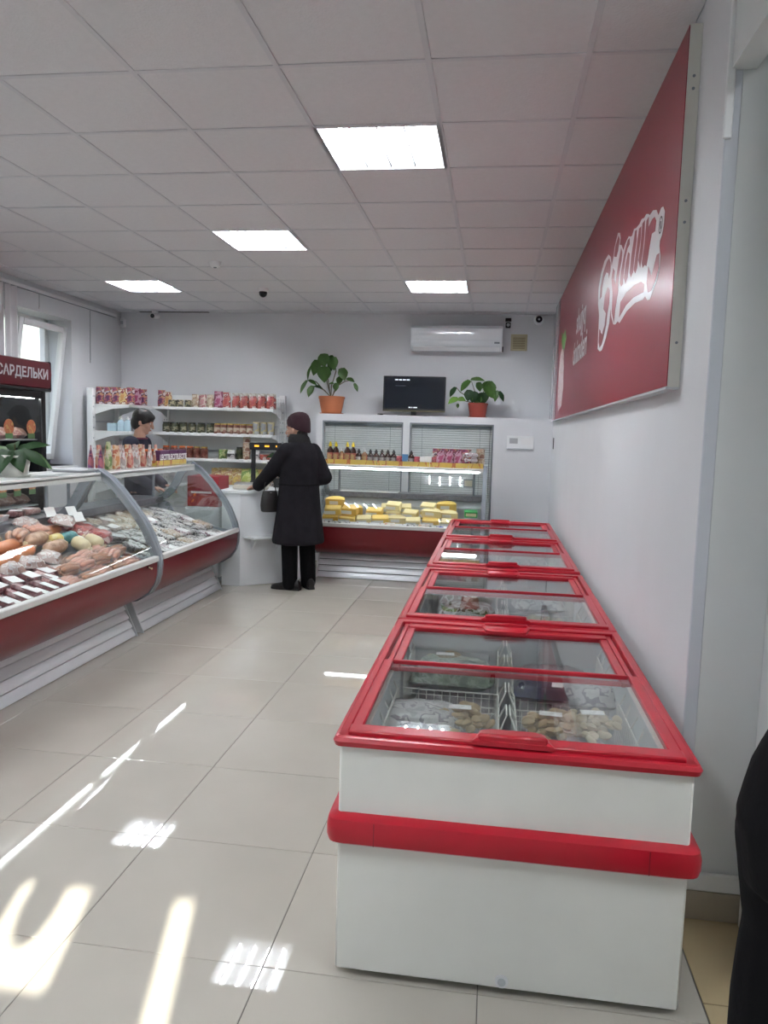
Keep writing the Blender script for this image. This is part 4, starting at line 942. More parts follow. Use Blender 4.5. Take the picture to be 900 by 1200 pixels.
inst('c_bluecard', carton(mat('deep blue card', (.02, .04, .30), .4), .05, .008, .05, 'price_card', 'price card', PAPER), deckc(-.50, .07, .02), 0, 'small deep blue card at the front lip of the cheese counter')
# white sheet lying on the worktop inside the cheese counter
t = thing('white_board', 'long white board leaning on the worktop inside the cheese counter', 'board', (-1.25, 8.27, .862)); MB().box(-.42, 0, 0, .22, .14, .012, .002).obj('board', PLASTW, t)
t = thing('hanging_note', 'small framed note on glass at the right of cheese counter', 'note', (-.26, 8.02, .97)); MB().box(-.05, -.003, 0, .05, .003, .085, .001).obj('frame', GREY, t); MB().box(-.04, -.0045, .01, .04, -.003, .075).obj('sheet', mat('yellowed paper', (.6, .55, .42), .7), t)
# ------------------------------------------------------------------ wall shelving
SHZ = [.40, .835, 1.145, 1.445, 1.750]
PERF = mat('shelf white', (.89, .90, .895), .35)
def rack(t, L, D, both=(True, True)):
    """local frame: x along, back at y = 0, shelves reach out to y = -D"""
    for k, x in enumerate((0, L)):
        if not both[k]: continue
        u = MB().box(x - .035, -.07, 0, x + .035, -.0, 1.93, .003).obj('upright', PERF, t)
        h = MB()
        for zc in [.12 * i + .15 for i in range(15)]:
            for xo in (-.014, .014): h.box(x + xo - .004, -.0712, zc, x + xo + .004, -.0702, zc + .018)
        o = h.obj('slots', GREY, u); o['kind'] = 'stuff'
    for a in range(5):
        z0, z1 = [.12, .52, .9, 1.24, 1.56][a], [.50, .88, 1.22, 1.54, 1.91][a]
        MB().box(.036, -.02, z0, L - .036, -.008, z1).obj('back_panel', PERF, t)
    for z in SHZ:
        sh = MB().box(.004, -D, z - .028, L - .004, -D + .012, z + .004, .002).box(.004, -D + .012, z - .014, L - .004, -.022, z).obj('shelf', PERF, t)
        for x in (.012, L - .020):
            MB().prism([(-.022, z - .014), (-D + .02, z - .014), (-D + .02, z - .035), (-D * .55, z - .055), (-.10, z - .11), (-.022, z - .15)], lambda a, b, s: (s, a, b), x, x + .008).obj('bracket', PERF, sh)
t = thing('shelf_rack', 'white perforated shelf rack along the left wall with end post facing us', 'shelf rack', (-4.66, 8.33, 0), PI / 2)
rack(t, .62, .50, (True, True))
t = thing('shelf_rack', 'long white shelf rack along the far wall full of jars and bags', 'shelf rack', (-4.1, 9.25, 0))
rack(t, 1.50, .45)
g = thing('wire_end_panel', 'tall wire end panel at the right side of the far shelf rack', 'panel', (-2.555, 9.02, .95)); wm = MB()
for k in range(8): wm.tube([(0, -.2 + .055 * k, 0), (0, -.2 + .055 * k, .93)], .0025, 5)
for k in range(18): wm.tube([(0, -.2, .03 + .05 * k), (0, .185, .03 + .05 * k)], .002, 5)
wm.obj('wire_grid', GREYL, g)
# ------------------------------------------------------------------ goods on the shelves
PURP = printed('purple pouch', [(.12, .02, .10), (.35, .05, .12), (.55, .25, .10), (.08, .02, .06), (.6, .5, .5)], 16)
ORAP = printed('orange pouch', [(.62, .28, .05), (.7, .5, .15), (.3, .05, .04), (.75, .7, .55)], 14)
MAGP = printed('magenta pouch', [(.38, .02, .12), (.55, .25, .35), (.22, .01, .06)], 14)
BEIP = printed('beige pouch', [(.60, .48, .32), (.42, .26, .16), (.70, .62, .48)], 16)
PNKP = printed('pink pouch', [(.55, .22, .24), (.62, .48, .40), (.35, .08, .10)], 16)
REDS = printed('red sauce pouch', [(.42, .03, .03), (.55, .10, .06), (.30, .02, .03), (.65, .55, .5)], 14)
CLRT = printed('pale pouch top', [(.62, .60, .54), (.48, .40, .32), (.70, .68, .64)], 20)
YELB = printed('yellow snack bag', [(.72, .52, .08), (.60, .35, .08), (.75, .66, .35), (.5, .25, .1)], 16)
GRNB = printed('lime snack bag', [(.42, .50, .05), (.55, .6, .15), (.2, .35, .05)], 14)
WHTB = printed('white and brown bag', [(.66, .64, .62), (.40, .25, .18), (.7, .7, .7), (.25, .2, .2)], 16)
JGRN = printed('dark green preserves', [(.02, .03, .012), (.05, .06, .02), (.10, .09, .04)], 22, bump=0)
JRED = printed('red brown preserves', [(.13, .02, .012), (.20, .04, .02), (.30, .12, .08)], 22, bump=0)
TING = printed('grey gold tin', [(.28, .30, .32), (.50, .42, .20), (.40, .42, .45)], 12, bump=0)
TINB = printed('dark tin print', [(.05, .06, .04), (.45, .40, .22), (.10, .10, .06)], 18, bump=0)
TINT = printed('tan tin print', [(.42, .26, .16), (.60, .48, .34), (.32, .14, .09)], 14, bump=0)
TINN = printed('green tin print', [(.20, .34, .06), (.45, .5, .2), (.1, .2, .04)], 14, bump=0)
BLUEP = mat('pale blue plastic', (.45, .60, .68), .3)
WTUB = mat('white tub', (.75, .75, .74), .35)
GOLD = mat('gold lid', (.55, .40, .12), .3, metal=.6); BLID = mat('dark lid', (.03, .03, .03), .35); REDL = mat('orange lid', (.62, .15, .04), .4)
TAGP = mat('price strip', (.75, .70, .74), .5)
P = {'purple': (pouch(PURP, .105, .06, .20), 'purple stand-up pouch'), 'orange': (pouch(ORAP, .10, .06, .18), 'orange stand-up pouch'), 'magenta': (pouch(MAGP, .115, .06, .20), 'magenta stand-up pouch'), 'beige': (pouch(BEIP, .095, .06, .16), 'beige stand-up pouch'), 'pink': (pouch(PNKP, .095, .06, .16), 'pink stand-up pouch'), 'red': (pouch(REDS, .105, .07, .185, topm=CLRT), 'red sauce pouch with pale top'), 'plainred': (pouch(REDS, .105, .06, .19), 'plain red pouch'),
     'darktin': (tin(TINB, .042, .085, GOLD), 'short dark tin'), 'greenjar': (jar(JGRN, BLID, .045, .125, printed('olive jar label', [(.10, .10, .05), (.35, .32, .2), (.06, .08, .03)], 16, bump=0)), 'jar of dark green preserves'), 'redjar': (jar(JRED, GOLD, .045, .125, printed('cream jar label', [(.62, .5, .36), (.4, .2, .14)], 14, bump=0)), 'jar of red brown preserves'), 'goldtin': (tin(TING, .045, .15, GOLD), 'tall grey and gold tin'),
     'bluebottle': (bottle(BLUEP, PAPER, .04, .17), 'pale blue bottle'), 'bluebox': (carton(BLUEP, .11, .08, .09, 'blue_box', 'box'), 'pale blue box'),
     'capjar': (jar(JRED, REDL, .045, .14), 'jar with orange lid'), 'goldjar': (jar(JRED, GOLD, .045, .14), 'jar with gold lid'), 'greentin': (tin(TINN, .045, .115), 'green tin'), 'tantin': (tin(TINT, .045, .10), 'tan tin'), 'whitetub': (jar(WTUB, WTUB, .05, .11, printed('tub print', [(.1, .1, .1), (.65, .6, .6)], 12, bump=0), 'tub', 'tub'), 'white tub with dark print'), 'redtin': (tin(REDS, .045, .07), 'low red tin'), 'greentall': (jar(JGRN, BLID, .04, .15), 'tall dark green jar'),
     'yellow': (pouch(YELB, .15, .09, .20, 'snack_bag', 'bag'), 'yellow snack bag'), 'lime': (pouch(GRNB, .15, .09, .20, 'snack_bag', 'bag'), 'lime green snack bag'), 'white': (pouch(WHTB, .15, .09, .18, 'snack_bag', 'bag'), 'white and brown snack bag')}
CAT = {'darktin': 'tin', 'goldtin': 'tin', 'greentin': 'tin', 'tantin': 'tin', 'redtin': 'tin'}
def shelf_row(where, items, y, z, grp, yj=.01):
    n = {}; m = {}
    for k, x in items: n[k] = n.get(k, 0) + 1
    for k, x in items:
        m[k] = m.get(k, 0) + 1
        lb = P[k][1] + ', ' + (ORD[m[k] - 1] + ' from left ' if n[k] > 1 else '') + where
        inst('p_' + k, P[k][0], (x, y + J(yj), z), J(.15), lb, grp)
random.seed(5)
fr = lambda a, b, n: [a + (b - a) * i / (n - 1) for i in range(n)]
zt, zm, zl, zb = SHZ[4] + .001, SHZ[3] + .001, SHZ[2] + .001, SHZ[1] + .001
# left rack, long side seen end on: goods stand at its near edge
shelf_row('on top shelf, left rack', [('purple', x) for x in fr(-4.56, -4.36, 3)] + [('orange', -4.27), ('purple', -4.19)], 8.42, zt, 'pouches on the top shelf of the left rack')
shelf_row('rear of top shelf, left rack', [('purple', x) for x in fr(-4.50, -4.33, 2)] + [('magenta', -4.21)], 8.62, zt, 'pouches on the top shelf of the left rack')
t_ = [('purple', -4.02), ('orange', -3.93)]
shelf_row('on top shelf, far rack', [('purple', -4.02), ('orange', -3.94)] + [('beige', -3.60), ('pink', -3.50), ('beige', -3.41)] + [('magenta', -3.30), ('plainred', -3.20)] + [('red', x) for x in fr(-3.09, -2.66, 5)], 8.90, zt, 'goods on the top shelf of the far rack')
shelf_row('rear of top shelf, far rack', [('pink', -3.56), ('beige', -3.45)] + [('red', x) for x in fr(-3.12, -2.68, 5)], 9.02, zt, 'goods on the top shelf of the far rack')
shelf_row('on top shelf, far rack', [('darktin', x) for x in fr(-3.88, -3.68, 3)], 8.87, zt, 'goods on the top shelf of the far rack')
for k, x in enumerate(fr(-3.86, -3.70, 2)): inst('p_darktin', P['darktin'][0], (x, 8.98, zt), 0, 'short dark tin in second row on top shelf of far rack, %s from left' % ORD[k], 'goods on the top shelf of the far rack')
shelf_row('far end of top shelf, left rack', [('orange', -4.32), ('purple', -4.21)], 8.80, zt, 'pouches on the top shelf of the left rack')
shelf_row('on second shelf, left rack', [('bluebox', -4.40), ('bluebottle', -4.30), ('bluebottle', -4.22)], 8.42, zm, 'pale blue goods on the left rack')
shelf_row('on second shelf, far rack', [('greenjar', x) for x in fr(-3.95, -3.40, 6)] + [('redjar', x) for x in fr(-3.30, -2.90, 6)] + [('goldtin', x) for x in fr(-2.82, -2.64, 3)], 8.87, zm, 'jars and tins on the second shelf', .006)
shelf_row('rear of second shelf, far rack', [('greenjar', x) for x in fr(-3.92, -3.42, 5)] + [('redjar', x) for x in fr(-3.30, -2.92, 5)], 8.98, zm, 'jars and tins on the second shelf', .006)
shelf_row('on third shelf, far rack', [('capjar', x) for x in fr(-3.95, -3.65, 4)] + [('goldjar', x) for x in fr(-3.56, -3.47, 2)] + [('greentin', -3.24), ('whitetub', -3.13), ('greentall', -3.03), ('tantin', -2.94), ('whitetub', -2.83), ('redtin', -2.73), ('redtin', -2.64)], 8.87, zl, 'goods on the third shelf', .006)
for k in (1, 2): inst('p_tantin', P['tantin'][0], (-2.94, 8.87, zl + .103 * k), 0, 'tan tin stacked %s on third shelf of the far rack' % ('in the middle of a pile' if k == 1 else 'on top of a pile'), 'goods on the third shelf')
shelf_row('rear of third shelf, far rack', [('greentin', -3.2), ('whitetub', -3.08), ('whitetub', -2.86), ('redtin', -2.70)], 8.99, zl, 'goods on the third shelf', .006)
shelf_row('on fourth shelf, far rack', [('yellow', -3.32), ('yellow', -3.19), ('yellow', -3.06), ('lime', -2.94), ('lime', -2.84), ('yellow', -2.74), ('white', -2.63)], 8.90, zb, 'snack bags on the fourth shelf')
shelf_row('rear of fourth shelf, far rack', [('yellow', -3.27), ('yellow', -3.12), ('lime', -2.92), ('white', -2.70)], 9.02, zb, 'snack bags on the fourth shelf')
# price tags along shelf fronts, one part-like strip of cards per shelf edge
def shelf_tag():
    t = thing('shelf_price_tag', 'x', 'price tag'); MB().box(-.028, -.002, -.018, .028, 0, .018).obj('card', PAPER, t); MB().box(-.03, -.003, .018, .03, 0, .021).obj('clip', PLASTW, t); return t
for nm, z, xs in (('top', zt, fr(-3.55, -2.7, 8)), ('second', zm, fr(-3.95, -2.66, 14)), ('third', zl, fr(-3.3, -2.66, 7))):
    for k, x in enumerate(xs): inst('stag', shelf_tag, (x, 8.798, z - .012), 0, 'white price tag on %s shelf edge of far rack, %s from left' % (nm, ORD[k]), 'price tags on the far rack')
# ------------------------------------------------------------------ goods standing on the glass counters
TOPZ = 1.1705
PK = [printed('tall pack violet', [(.25, .06, .22), (.5, .12, .15), (.15, .03, .12)], 16), printed('tall pack green', [(.12, .22, .05), (.4, .45, .2), (.6, .55, .4)], 16), printed('tall pack orange', [(.62, .25, .06), (.7, .5, .3), (.5, .12, .05)], 16), printed('tall pack white', [(.68, .66, .64), (.45, .40, .38), (.6, .25, .2), (.72, .72, .72)], 18), printed('tall pack red', [(.5, .06, .04), (.65, .3, .2), (.7, .6, .5)], 16)]
PN = ['violet', 'green', 'orange', 'white and grey', 'red and cream']
PKB = [pouch(PK[k], .075, .045, .185 if k != 1 else .215, 'tall_packet', 'packet') for k in range(5)]
seqA = [0, 0, 1, 4, 2, 2, 3, 3, 4, 3, 3, 2, 4, 3, 3, 2, 4]
cn = {}
for k, c in enumerate(seqA):
    cn[c] = cn.get(c, 0) + 1; row = k % 2
    inst('pk%d' % c, PKB[c], (-2.87 - .11 * row, 5.30 + .058 * k, TOPZ), PI / 2 + J(.4), 'tall %s packet on second curved counter, %s of its colour' % (PN[c], ORD[cn[c] - 1]), 'tall packets on the second counter')
YST = printed('yellow tray print', [(.78, .52, .02), (.74, .50, .03), (.60, .16, .02), (.80, .58, .05)], 10, bump=0, stretch=(1, 1, .5))
def ytray(L):
    def f():
        t = thing('yellow_tray', 'x', 'tray'); b = MB(); D = .11
        b.box(-L / 2, -D / 2, 0, L / 2, D / 2, .004).box(-L / 2, -D / 2, .004, L / 2, -D / 2 + .004, .05).box(-L / 2, D / 2 - .004, .004, L / 2, D / 2, .05).box(-L / 2, -D / 2, .004, -L / 2 + .004, D / 2, .05).box(L / 2 - .004, -D / 2, .004, L / 2, D / 2, .05)
        b.obj('tray', YST, t, False)
        return t
    return f
inst('ytA', ytray(.62), (-2.86, 6.42, TOPZ), PI / 2, 'long yellow cardboard tray on top of the second curved counter')
CANDY = mat('dark violet card', (.10, .025, .09), .4)
def candybox():
    t = thing('candy_box', 'x', 'box'); MB().box(-.09, -.03, 0, .09, .03, .13, .002).obj('box', CANDY, t)
    M_ = Matrix.Translation((0, -.0306, .050)) @ Matrix(((1, 0, 0, 0), (0, 0, -1, 0), (0, 1, 0, 0), (0, 0, 0, 1)))
    text_mesh('LECITE', .066, PAPER, 'lettering', t, M_, .0004, bold=.002)
    MB().box(-.085, -.0304, .012, .085, -.03, .026).obj('stripe', mat('pale violet', (.55, .35, .5), .4), t); return t
for k, y in enumerate((6.29, 6.475, 6.66)): inst('candy', candybox, (-2.845, y, TOPZ + .0045), PI / 2, 'dark violet sweets box with white letters, %s in yellow tray' % ORD[k], 'sweets boxes in the yellow tray')
for k, y in enumerate((6.30, 6.42, 6.54)): inst('p_capjar', P['capjar'][0], (-2.99, y, TOPZ), 0, 'jar with orange lid behind sweets boxes on the second counter, %s from left' % ORD[k], 'jars behind the sweets boxes')
# papers on the joint of the counters
t = thing('magazine_pile', 'pile of grey papers where the two curved counters meet', 'papers', (-2.95, 5.12, 1.1705), .1)
for k in range(5): b = MB().box(-.12, -.15, .004 * k, .12, .15, .004 * k + .0032); b.move(Matrix.Rotation(J(.2), 4, 'Z')); b.obj('sheet', mat('grey paper %d' % k, (.25 + .09 * k, .27 + .09 * k, .29 + .09 * k), .5), t)
# bottles on the cheese counter
DSAU = mat('dark sauce', (.035, .012, .008), .15); YCAP = mat('yellow cap', (.78, .60, .04), .35); WCAP = mat('white cap', (.7, .7, .7), .35); BCAP = mat('black cap', (.02, .02, .02), .35); LBL = printed('bottle label', [(.55, .35, .12), (.5, .1, .06), (.65, .55, .4)], 16, bump=0)
LBG = printed('grey bottle label', [(.5, .48, .46), (.2, .16, .18), (.4, .2, .15)], 16, bump=0)
BB = {'y': (bottle(DSAU, YCAP, .034, .23, LBL), 'dark sauce bottle with tall yellow cap'), 'b': (bottle(DSAU, BCAP, .034, .16, LBG), 'dark sauce bottle with black cap'), 'w': (bottle(printed('amber sauce', [(.35, .14, .04), (.5, .3, .1)], 14, bump=0), WCAP, .034, .17, LBL), 'amber sauce bottle with white cap'), 'bl': (carton(printed('blue pack', [(.05, .25, .55), (.4, .55, .65)], 10, bump=0), .06, .05, .12, 'small_carton', 'box'), 'small blue carton'), 'r': (pouch(printed('red sweets pack', [(.5, .05, .07), (.30, .02, .04), (.65, .35, .3)], 16), .08, .05, .10, 'small_packet', 'packet'), 'small red packet'), 'd': (pouch(PURP, .10, .06, .19, 'dark_packet', 'packet'), 'tall purple packet'), 'm': (pouch(MAGP, .09, .05, .17, 'dark_packet', 'packet'), 'tall magenta packet'), 'p': (slab(MAUVE, .14, .10, .05, False, 'flat_packet'), 'flat mauve packet'), 'wc': (carton(PAPER, .06, .05, .10, 'small_carton', 'box'), 'small white carton')}
for k in range(3): inst('ytC', ytray(.55), (-1.50 + .555 * k, 8.03, TOPZ), 0, 'yellow cardboard tray on the cheese counter, %s from left' % ORD[k], 'yellow trays on the cheese counter')
sq = 'y y w y y b w b b b b b r bl b r wc wc r'.split(); cn = {}
for k, c in enumerate(sq):
    cn[c] = cn.get(c, 0) + 1
    inst('bt_' + c, BB[c][0], (-1.735 + .062 * k, 8.02, TOPZ + .0045), 0, BB[c][1] + ' on cheese counter, ' + ORD[cn[c] - 1] + ' from left', 'bottles and packets on the cheese counter')
sq = 'd m d m d m d d'.split(); cn = {}
for k, c in enumerate(sq):
    cn[c] = cn.get(c, 0) + 1
    inst('bt_' + c, BB[c][0], (-.60 + .045 * k, 8.045 - .04 * (k % 2), TOPZ + .0045), J(.3), BB[c][1] + ' bunched on cheese counter, ' + ORD[cn[c] - 1] + ' from left', 'bottles and packets on the cheese counter')
for k, (x, z) in enumerate(((-.30, 0), (-.27, .052), (-.29, .104))): inst('bt_p', BB['p'][0], (x + .02 * k, 8.03, TOPZ + .0045 + z), .2 * k, BB['p'][1] + ' at the right end of the yellow trays, ' + ORD[k] + ' from bottom', 'bottles and packets on the cheese counter')
for k in range(2): inst('p_tantin', P['tantin'][0], (-.15, 8.13, TOPZ + .1025 * k), 0, ('lower' if k == 0 else 'upper') + ' tan tin of the pile at the right end of the cheese counter', 'tan tins on the cheese counter')
# ------------------------------------------------------------------ television, remote, plants
t = thing('television', 'black flat television standing on the white partition', 'television', (-.95, 8.90, 1.7155))
MB().box(-.36, -.02, .05, .36, .02, .455, .006).obj('case', BLACK, t); MB().box(-.345, -.0215, .085, .345, -.0205, .443).obj('screen', mat('dark screen', (.008, .011, .018), .12), t)
MB().box(-.36, -.022, .05, .36, -.02, .064).obj('bottom_bezel', mat('olive gloss strip', (.12, .11, .06), .25), t)
MB().box(-.03, -.015, .01, .03, .015, .06).obj('neck', BLACK, t); MB().lathe([(.19, 0), (.19, .008), (.05, .014)], 24, sy=.55).obj('foot', BLACK, t)
SCR = mat('screen print', (.55, .58, .62), .5, emit=.5)
MS = lambda x, z: Matrix.Translation((x, -.0222, z)) @ Matrix(((1, 0, 0, 0), (0, 0, -1, 0), (0, 1, 0, 0), (0, 0, 0, 1)))
for k in range(4): MB().box(-.225 + .045 * k, -.0222, .405, -.19 + .045 * k, -.0214, .418).obj('screen_mark', SCR, t)
MB().box(-.22, -.0222, .342, -.10, -.0214, .346).obj('screen_line', mat('dim screen print', (.2, .22, .24), .5), t)
for a, b in ((-.06, -.035), (-.025, -.015), (-.005, .04)): MB().box(a, -.0222, .092, b, -.0214, .104).obj('screen_mark', SCR, t)
t = thing('set_top_box', 'small black box left of the television on the partition', 'box', (-1.335, 8.88, 1.7155)); MB().box(-.03, -.03, 0, .03, .03, .018, .003).obj('box', BLACK, t); MB().box(-.02, -.031, .005, -.01, -.03, .01).obj('lamp', GREYL, t)
LEAF = mat('green leaf', (.04, .10, .016), .4, spec=.3, noise=.3, nscale=14); LEAFD = mat('dark leaf', (.015, .045, .013), .5, spec=.2, noise=.25, nscale=12); LEAFL = mat('light green leaf', (.13, .26, .04), .4, noise=.2, nscale=14)
STEM = mat('plant stem', (.10, .08, .035), .6); SOIL = mat('soil', (.04, .028, .02), .9, bump=.4)
TERRA = mat('terracotta', (.42, .13, .05), .6, noise=.06); TERRAR = mat('red terracotta', (.30, .045, .03), .5, noise=.06)
def leafmesh(L, W, fold=.35, droop=.5, m=None):
    b = MB(); n = 6; L_ = []; R_ = []; C_ = []
    prof = [0, .62, .96, 1., .78, .42, 0]
    for i in range(n + 1):
        u = i / n; y = L * u * (1 - .12 * u * u * droop); z = -droop * L * .35 * u * u; w = W / 2 * prof[i]
        C_.append((0, y, z)); L_.append((-w, y - (0.10 * L if i == 1 else 0), z + w * fold)); R_.append((w, y - (0.10 * L if i == 1 else 0), z + w * fold))
    v = C_ + L_ + R_; f = []
    for i in range(n):
        f.append((i, i + 1, n + 1 + i + 1, n + 1 + i)); f.append((i, 2 * n + 2 + i, 2 * n + 2 + i + 1, i + 1))
    top = [(x, y, z + .0008) for x, y, z in v]; N = len(v)
    b.add(v + top, [tuple(reversed(q)) for q in f] + [tuple(q + N for q in qq) for qq in f])
    return b.mesh('leaf', m or LEAF, True, 60)
def plant(name, label, loc, pot, stems, leaves, m, rz=0.):
    """leaves: (tip direction, base point, length, width)"""
    t = thing(name, label, 'plant', loc, rz); pot(t)
    for s in stems: MB().tube(s, [.006] * (len(s) - 1) + [.003], 6).obj('stem', STEM, t)
    for base, tip, L, W, roll, mm in leaves:
        d = Vector(tip).normalized(); up = Vector((0, -.6, .8)); x = d.cross(up)
        if x.length < .05: x = Vector((1, 0, 0))
        x.normalize(); z = x.cross(d)
        M_ = Matrix((( x.x, d.x, z.x, 0), (x.y, d.y, z.y, 0), (x.z, d.z, z.z, 0), (0, 0, 0, 1))) @ Matrix.Rotation(roll, 4, 'Y')
        o = part('leaf', leafmesh(L, W, .3, .5, mm), t); o.matrix_local = Matrix.Translation(base) @ M_
    return t
def pot_fn(m, rt, rb, h, square=False):
    def f(t):
        MB().lathe([(rb, 0), (rb + (rt - rb) * .8, h * .8), (rt * .94, h * .86), (rt, h * .86), (rt, h), (rt * .92, h), (rt * .88, h * .9)], 20).obj('pot', m, t)
        MB().lathe([(rt * .9, h * .88), (rt * .9, h * .92), (rt * .3, h * .95)], 16).obj('soil', SOIL, t)
        MB().lathe([(rb * 1.15, 0), (rb * 1.25, .012), (rb * 1.02, .012), (rb * 1.0, .006)], 20).obj('saucer', m, t)
    return f
def px(X, Y, ox, oy, sc, d=0.):      # helper for the leaf lists below: metres from the pot's foot
    return ((X - ox) * sc, d, (oy - Y) * sc)
S1 = .00099; o1 = (485, 848)
def l1(X, Y, dx, dz, L, W, dy=-.3, d=-.02, roll=0., mm=None): return (px(X, Y, *o1, S1, d), (dx, dy, dz), L * 1.2, W * 1.2, roll, mm or LEAF)
lv = [l1(390, 140, .0, -1, .14, .12), l1(495, 180, .1, -1, .14, .12, roll=.3), l1(310, 215, -.2, -1, .17, .10, roll=-.4), l1(250, 270, -.4, -1, .18, .07, roll=.6), l1(400, 290, 0, -1, .17, .14), l1(580, 300, .4, -1, .14, .10, d=.05), l1(590, 400, -.5, -1, .10, .08, d=.06), l1(545, 480, -.1, -1, .09, .065), l1(660, 430, 1, -.25, .10, .06), l1(755, 480, .5, -.9, .10, .04), l1(190, 455, -.6, -1, .16, .05), l1(200, 455, 1, -.4, .11, .05), l1(265, 520, -.5, -1, .13, .08), l1(275, 525, 1, -.15, .09, .045, mm=LEAFD), l1(440, 150, .4, -.8, .1, .06, d=.08), l1(430, 230, .3, -.9, .1, .06, d=.08, mm=LEAFD), l1(510, 490, -1, 0, .05, .04)]
sp = lambda X, Y, d=0.: px(X, Y, *o1, S1, d)
st = [[sp(470, 650), sp(440, 480, .02), sp(400, 300, .0), sp(395, 150)], [sp(475, 650), sp(470, 520, .03), sp(520, 340, .05), sp(500, 185)], [sp(465, 640), sp(380, 560), sp(290, 470), sp(200, 450)], [sp(470, 640), sp(420, 480, .03), sp(360, 300, .05), sp(310, 220)], [sp(480, 650), sp(560, 510), sp(640, 460), sp(700, 450)], [sp(462, 640), sp(400, 570, -.02), sp(330, 540, -.03), sp(265, 520)], [sp(490, 650), sp(520, 560), sp(540, 500)]]
plant('potted_plant', 'tall green plant in a terracotta pot left of the television', (-1.925, 8.92, 1.7155), pot_fn(TERRA, .155, .115, .205), st, lv, LEAF)
S2 = .00088; o2 = (440, 668)
def l2(X, Y, dx, dz, L, W, dy=-.3, d=-.02, roll=0., mm=None): return (px(X, Y, *o2, S2, d), (dx, dy, dz), L * 1.2, W * 1.2, roll, mm or LEAF)
sp = lambda X, Y, d=0.: px(X, Y, *o2, S2, d)
lv = [l2(150, 280, -.7, -1, .12, .06, mm=LEAFD), l2(190, 430, -1, -.35, .12, .09, mm=LEAFL), l2(170, 440, .9, .0, .09, .08, mm=LEAFL), l2(180, 490, .0, -1, .05, .03), l2(330, 190, -.8, -.8, .15, .08), l2(330, 310, -.2, -1, .12, .09, mm=LEAFD), l2(330, 180, 1, .05, .15, .07), l2(430, 210, .3, -1, .10, .07), l2(550, 195, .3, -1, .17, .13), l2(560, 250, .5, -1, .15, .10, roll=.5), l2(480, 290, .7, .9, .11, .06), l2(680, 310, -.2, -1, .12, .05), l2(700, 320, .6, -1, .12, .05, mm=LEAFD), l2(400, 330, -.3, -1, .12, .10, mm=LEAFD), l2(480, 340, .2, -1, .13, .11, mm=LEAFD), l2(440, 380, -.2, -1, .10, .10), l2(520, 340, .2, -1, .1, .07, mm=LEAFD)]
st = [[sp(440, 490), sp(400, 350), sp(340, 190)], [sp(445, 490), sp(500, 350), sp(555, 200)], [sp(440, 490), sp(300, 400), sp(200, 340), sp(150, 280)], [sp(450, 490), sp(580, 380), sp(690, 310)], [sp(440, 490), sp(340, 470), sp(200, 440)], [sp(445, 490), sp(470, 420), sp(480, 340)]]
plant('potted_plant', 'low green plant in a red pot right of the television', (-.215, 8.92, 1.7155), pot_fn(TERRAR, .115, .088, .165), st, lv, LEAF)
# plant on the near counter
WPOT = mat('cream ceramic', (.72, .72, .66), .35)
lv = []
for a, L, W, dz, mm in ((-2.9, .24, .08, -.1, LEAF), (-2.3, .2, .09, -.9, LEAFD), (-1.5, .2, .10, -.8, LEAFD), (-.8, .21, .09, -.7, LEAFD), (-.2, .26, .07, -.35, LEAF), (.3, .24, .07, -.5, LEAFD), (2.9, .25, .07, -.5, LEAF), (2.2, .2, .08, .4, LEAFD), (1.4, .2, .08, .3, LEAF), (.8, .2, .08, .35, LEAFD), (-1.9, .16, .1, -.9, LEAFD)):
    lv.append(((.04 * math.cos(a), .04 * math.sin(a), .165), (math.cos(a), math.sin(a), dz), L * .95, W * 1.1, 0, LEAF if a in (-2.9, .3) else LEAFD))
plant('potted_plant', 'dark leafy plant in a cream pot on the near meat counter', (-2.955, 4.40, TOPZ), pot_fn(WPOT, .095, .075, .135), [[(0, 0, .11), (.005, 0, .2)]], lv, LEAF)
# ------------------------------------------------------------------ drinks fridge
HEAD = mat('maroon header', (.15, .012, .022), .35)
FX = -4.1
t = thing('display_fridge', 'tall black glass-door fridge with a maroon lettered header by the left window', 'fridge', (FX, 5.75, 0))
fb = MB().box(-.55, -.85, .0, -.50, .88, 1.80).box(-.50, .83, .0, -.03, .88, 1.80).box(-.50, -.85, .0, -.03, -.80, 1.80).box(-.50, -.80, .0, -.03, .83, .18).box(-.50, -.8, 1.76, -.03, .83, 1.80).box(-.50, -.02, .18, -.03, .02, 1.76)
fb.obj('cabinet', BLACK, t, False)
hdr = MB().prism([(0, 1.815), (.03, 1.83), (.045, 1.95), (.03, 2.055), (0, 2.065), (-.5, 2.065), (-.5, 1.815)], lambda a, b, s: (a, s, b), -.85, .86).obj('header', HEAD, t)
MB().box(-.5, .86, 1.80, .035, .885, 2.07, .012).obj('header_end', BLACK, t); MB().box(-.5, -.85, 1.795, .03, .88, 1.818, .004).obj('header_base', BLACK, t)
MH = Matrix.Translation((.0475, .44, 1.905)) @ Matrix(((0, 0, 1, 0), (1, 0, 0, 0), (0, 1, 0, 0), (0, 0, 0, 1)))
text_mesh('САРДЕЛЬКИ', .118, SIGNW, 'lettering', t, MH, .0006, bold=.003)
for a, b, nm in ((-.80, -.003, 'left'), (.003, .83, 'right')):
    d = MB().box(-.03, a, .18, .0, a + .05, 1.79, .003).box(-.03, b - .06, .18, .0, b, 1.79, .003).box(-.03, a + .05, .18, .0, b - .06, .23, .003).box(-.03, a + .05, 1.73, .0, b - .06, 1.79, .003).obj('door', BLACK, t)
    MB().box(-.018, a + .05, .23, -.012, b - .06, 1.73).obj('pane', GLASS, d)
    MB().box(.0, b - .045 if nm == 'left' else a + .012, .8, .025, b - .03 if nm == 'left' else a + .026, 1.2, .004).obj('handle', GREYL, d)
    MB().box(-.016, (a + .058), .25, -.010, a + .07, 1.72).obj('inner_strip', GREYL, d)
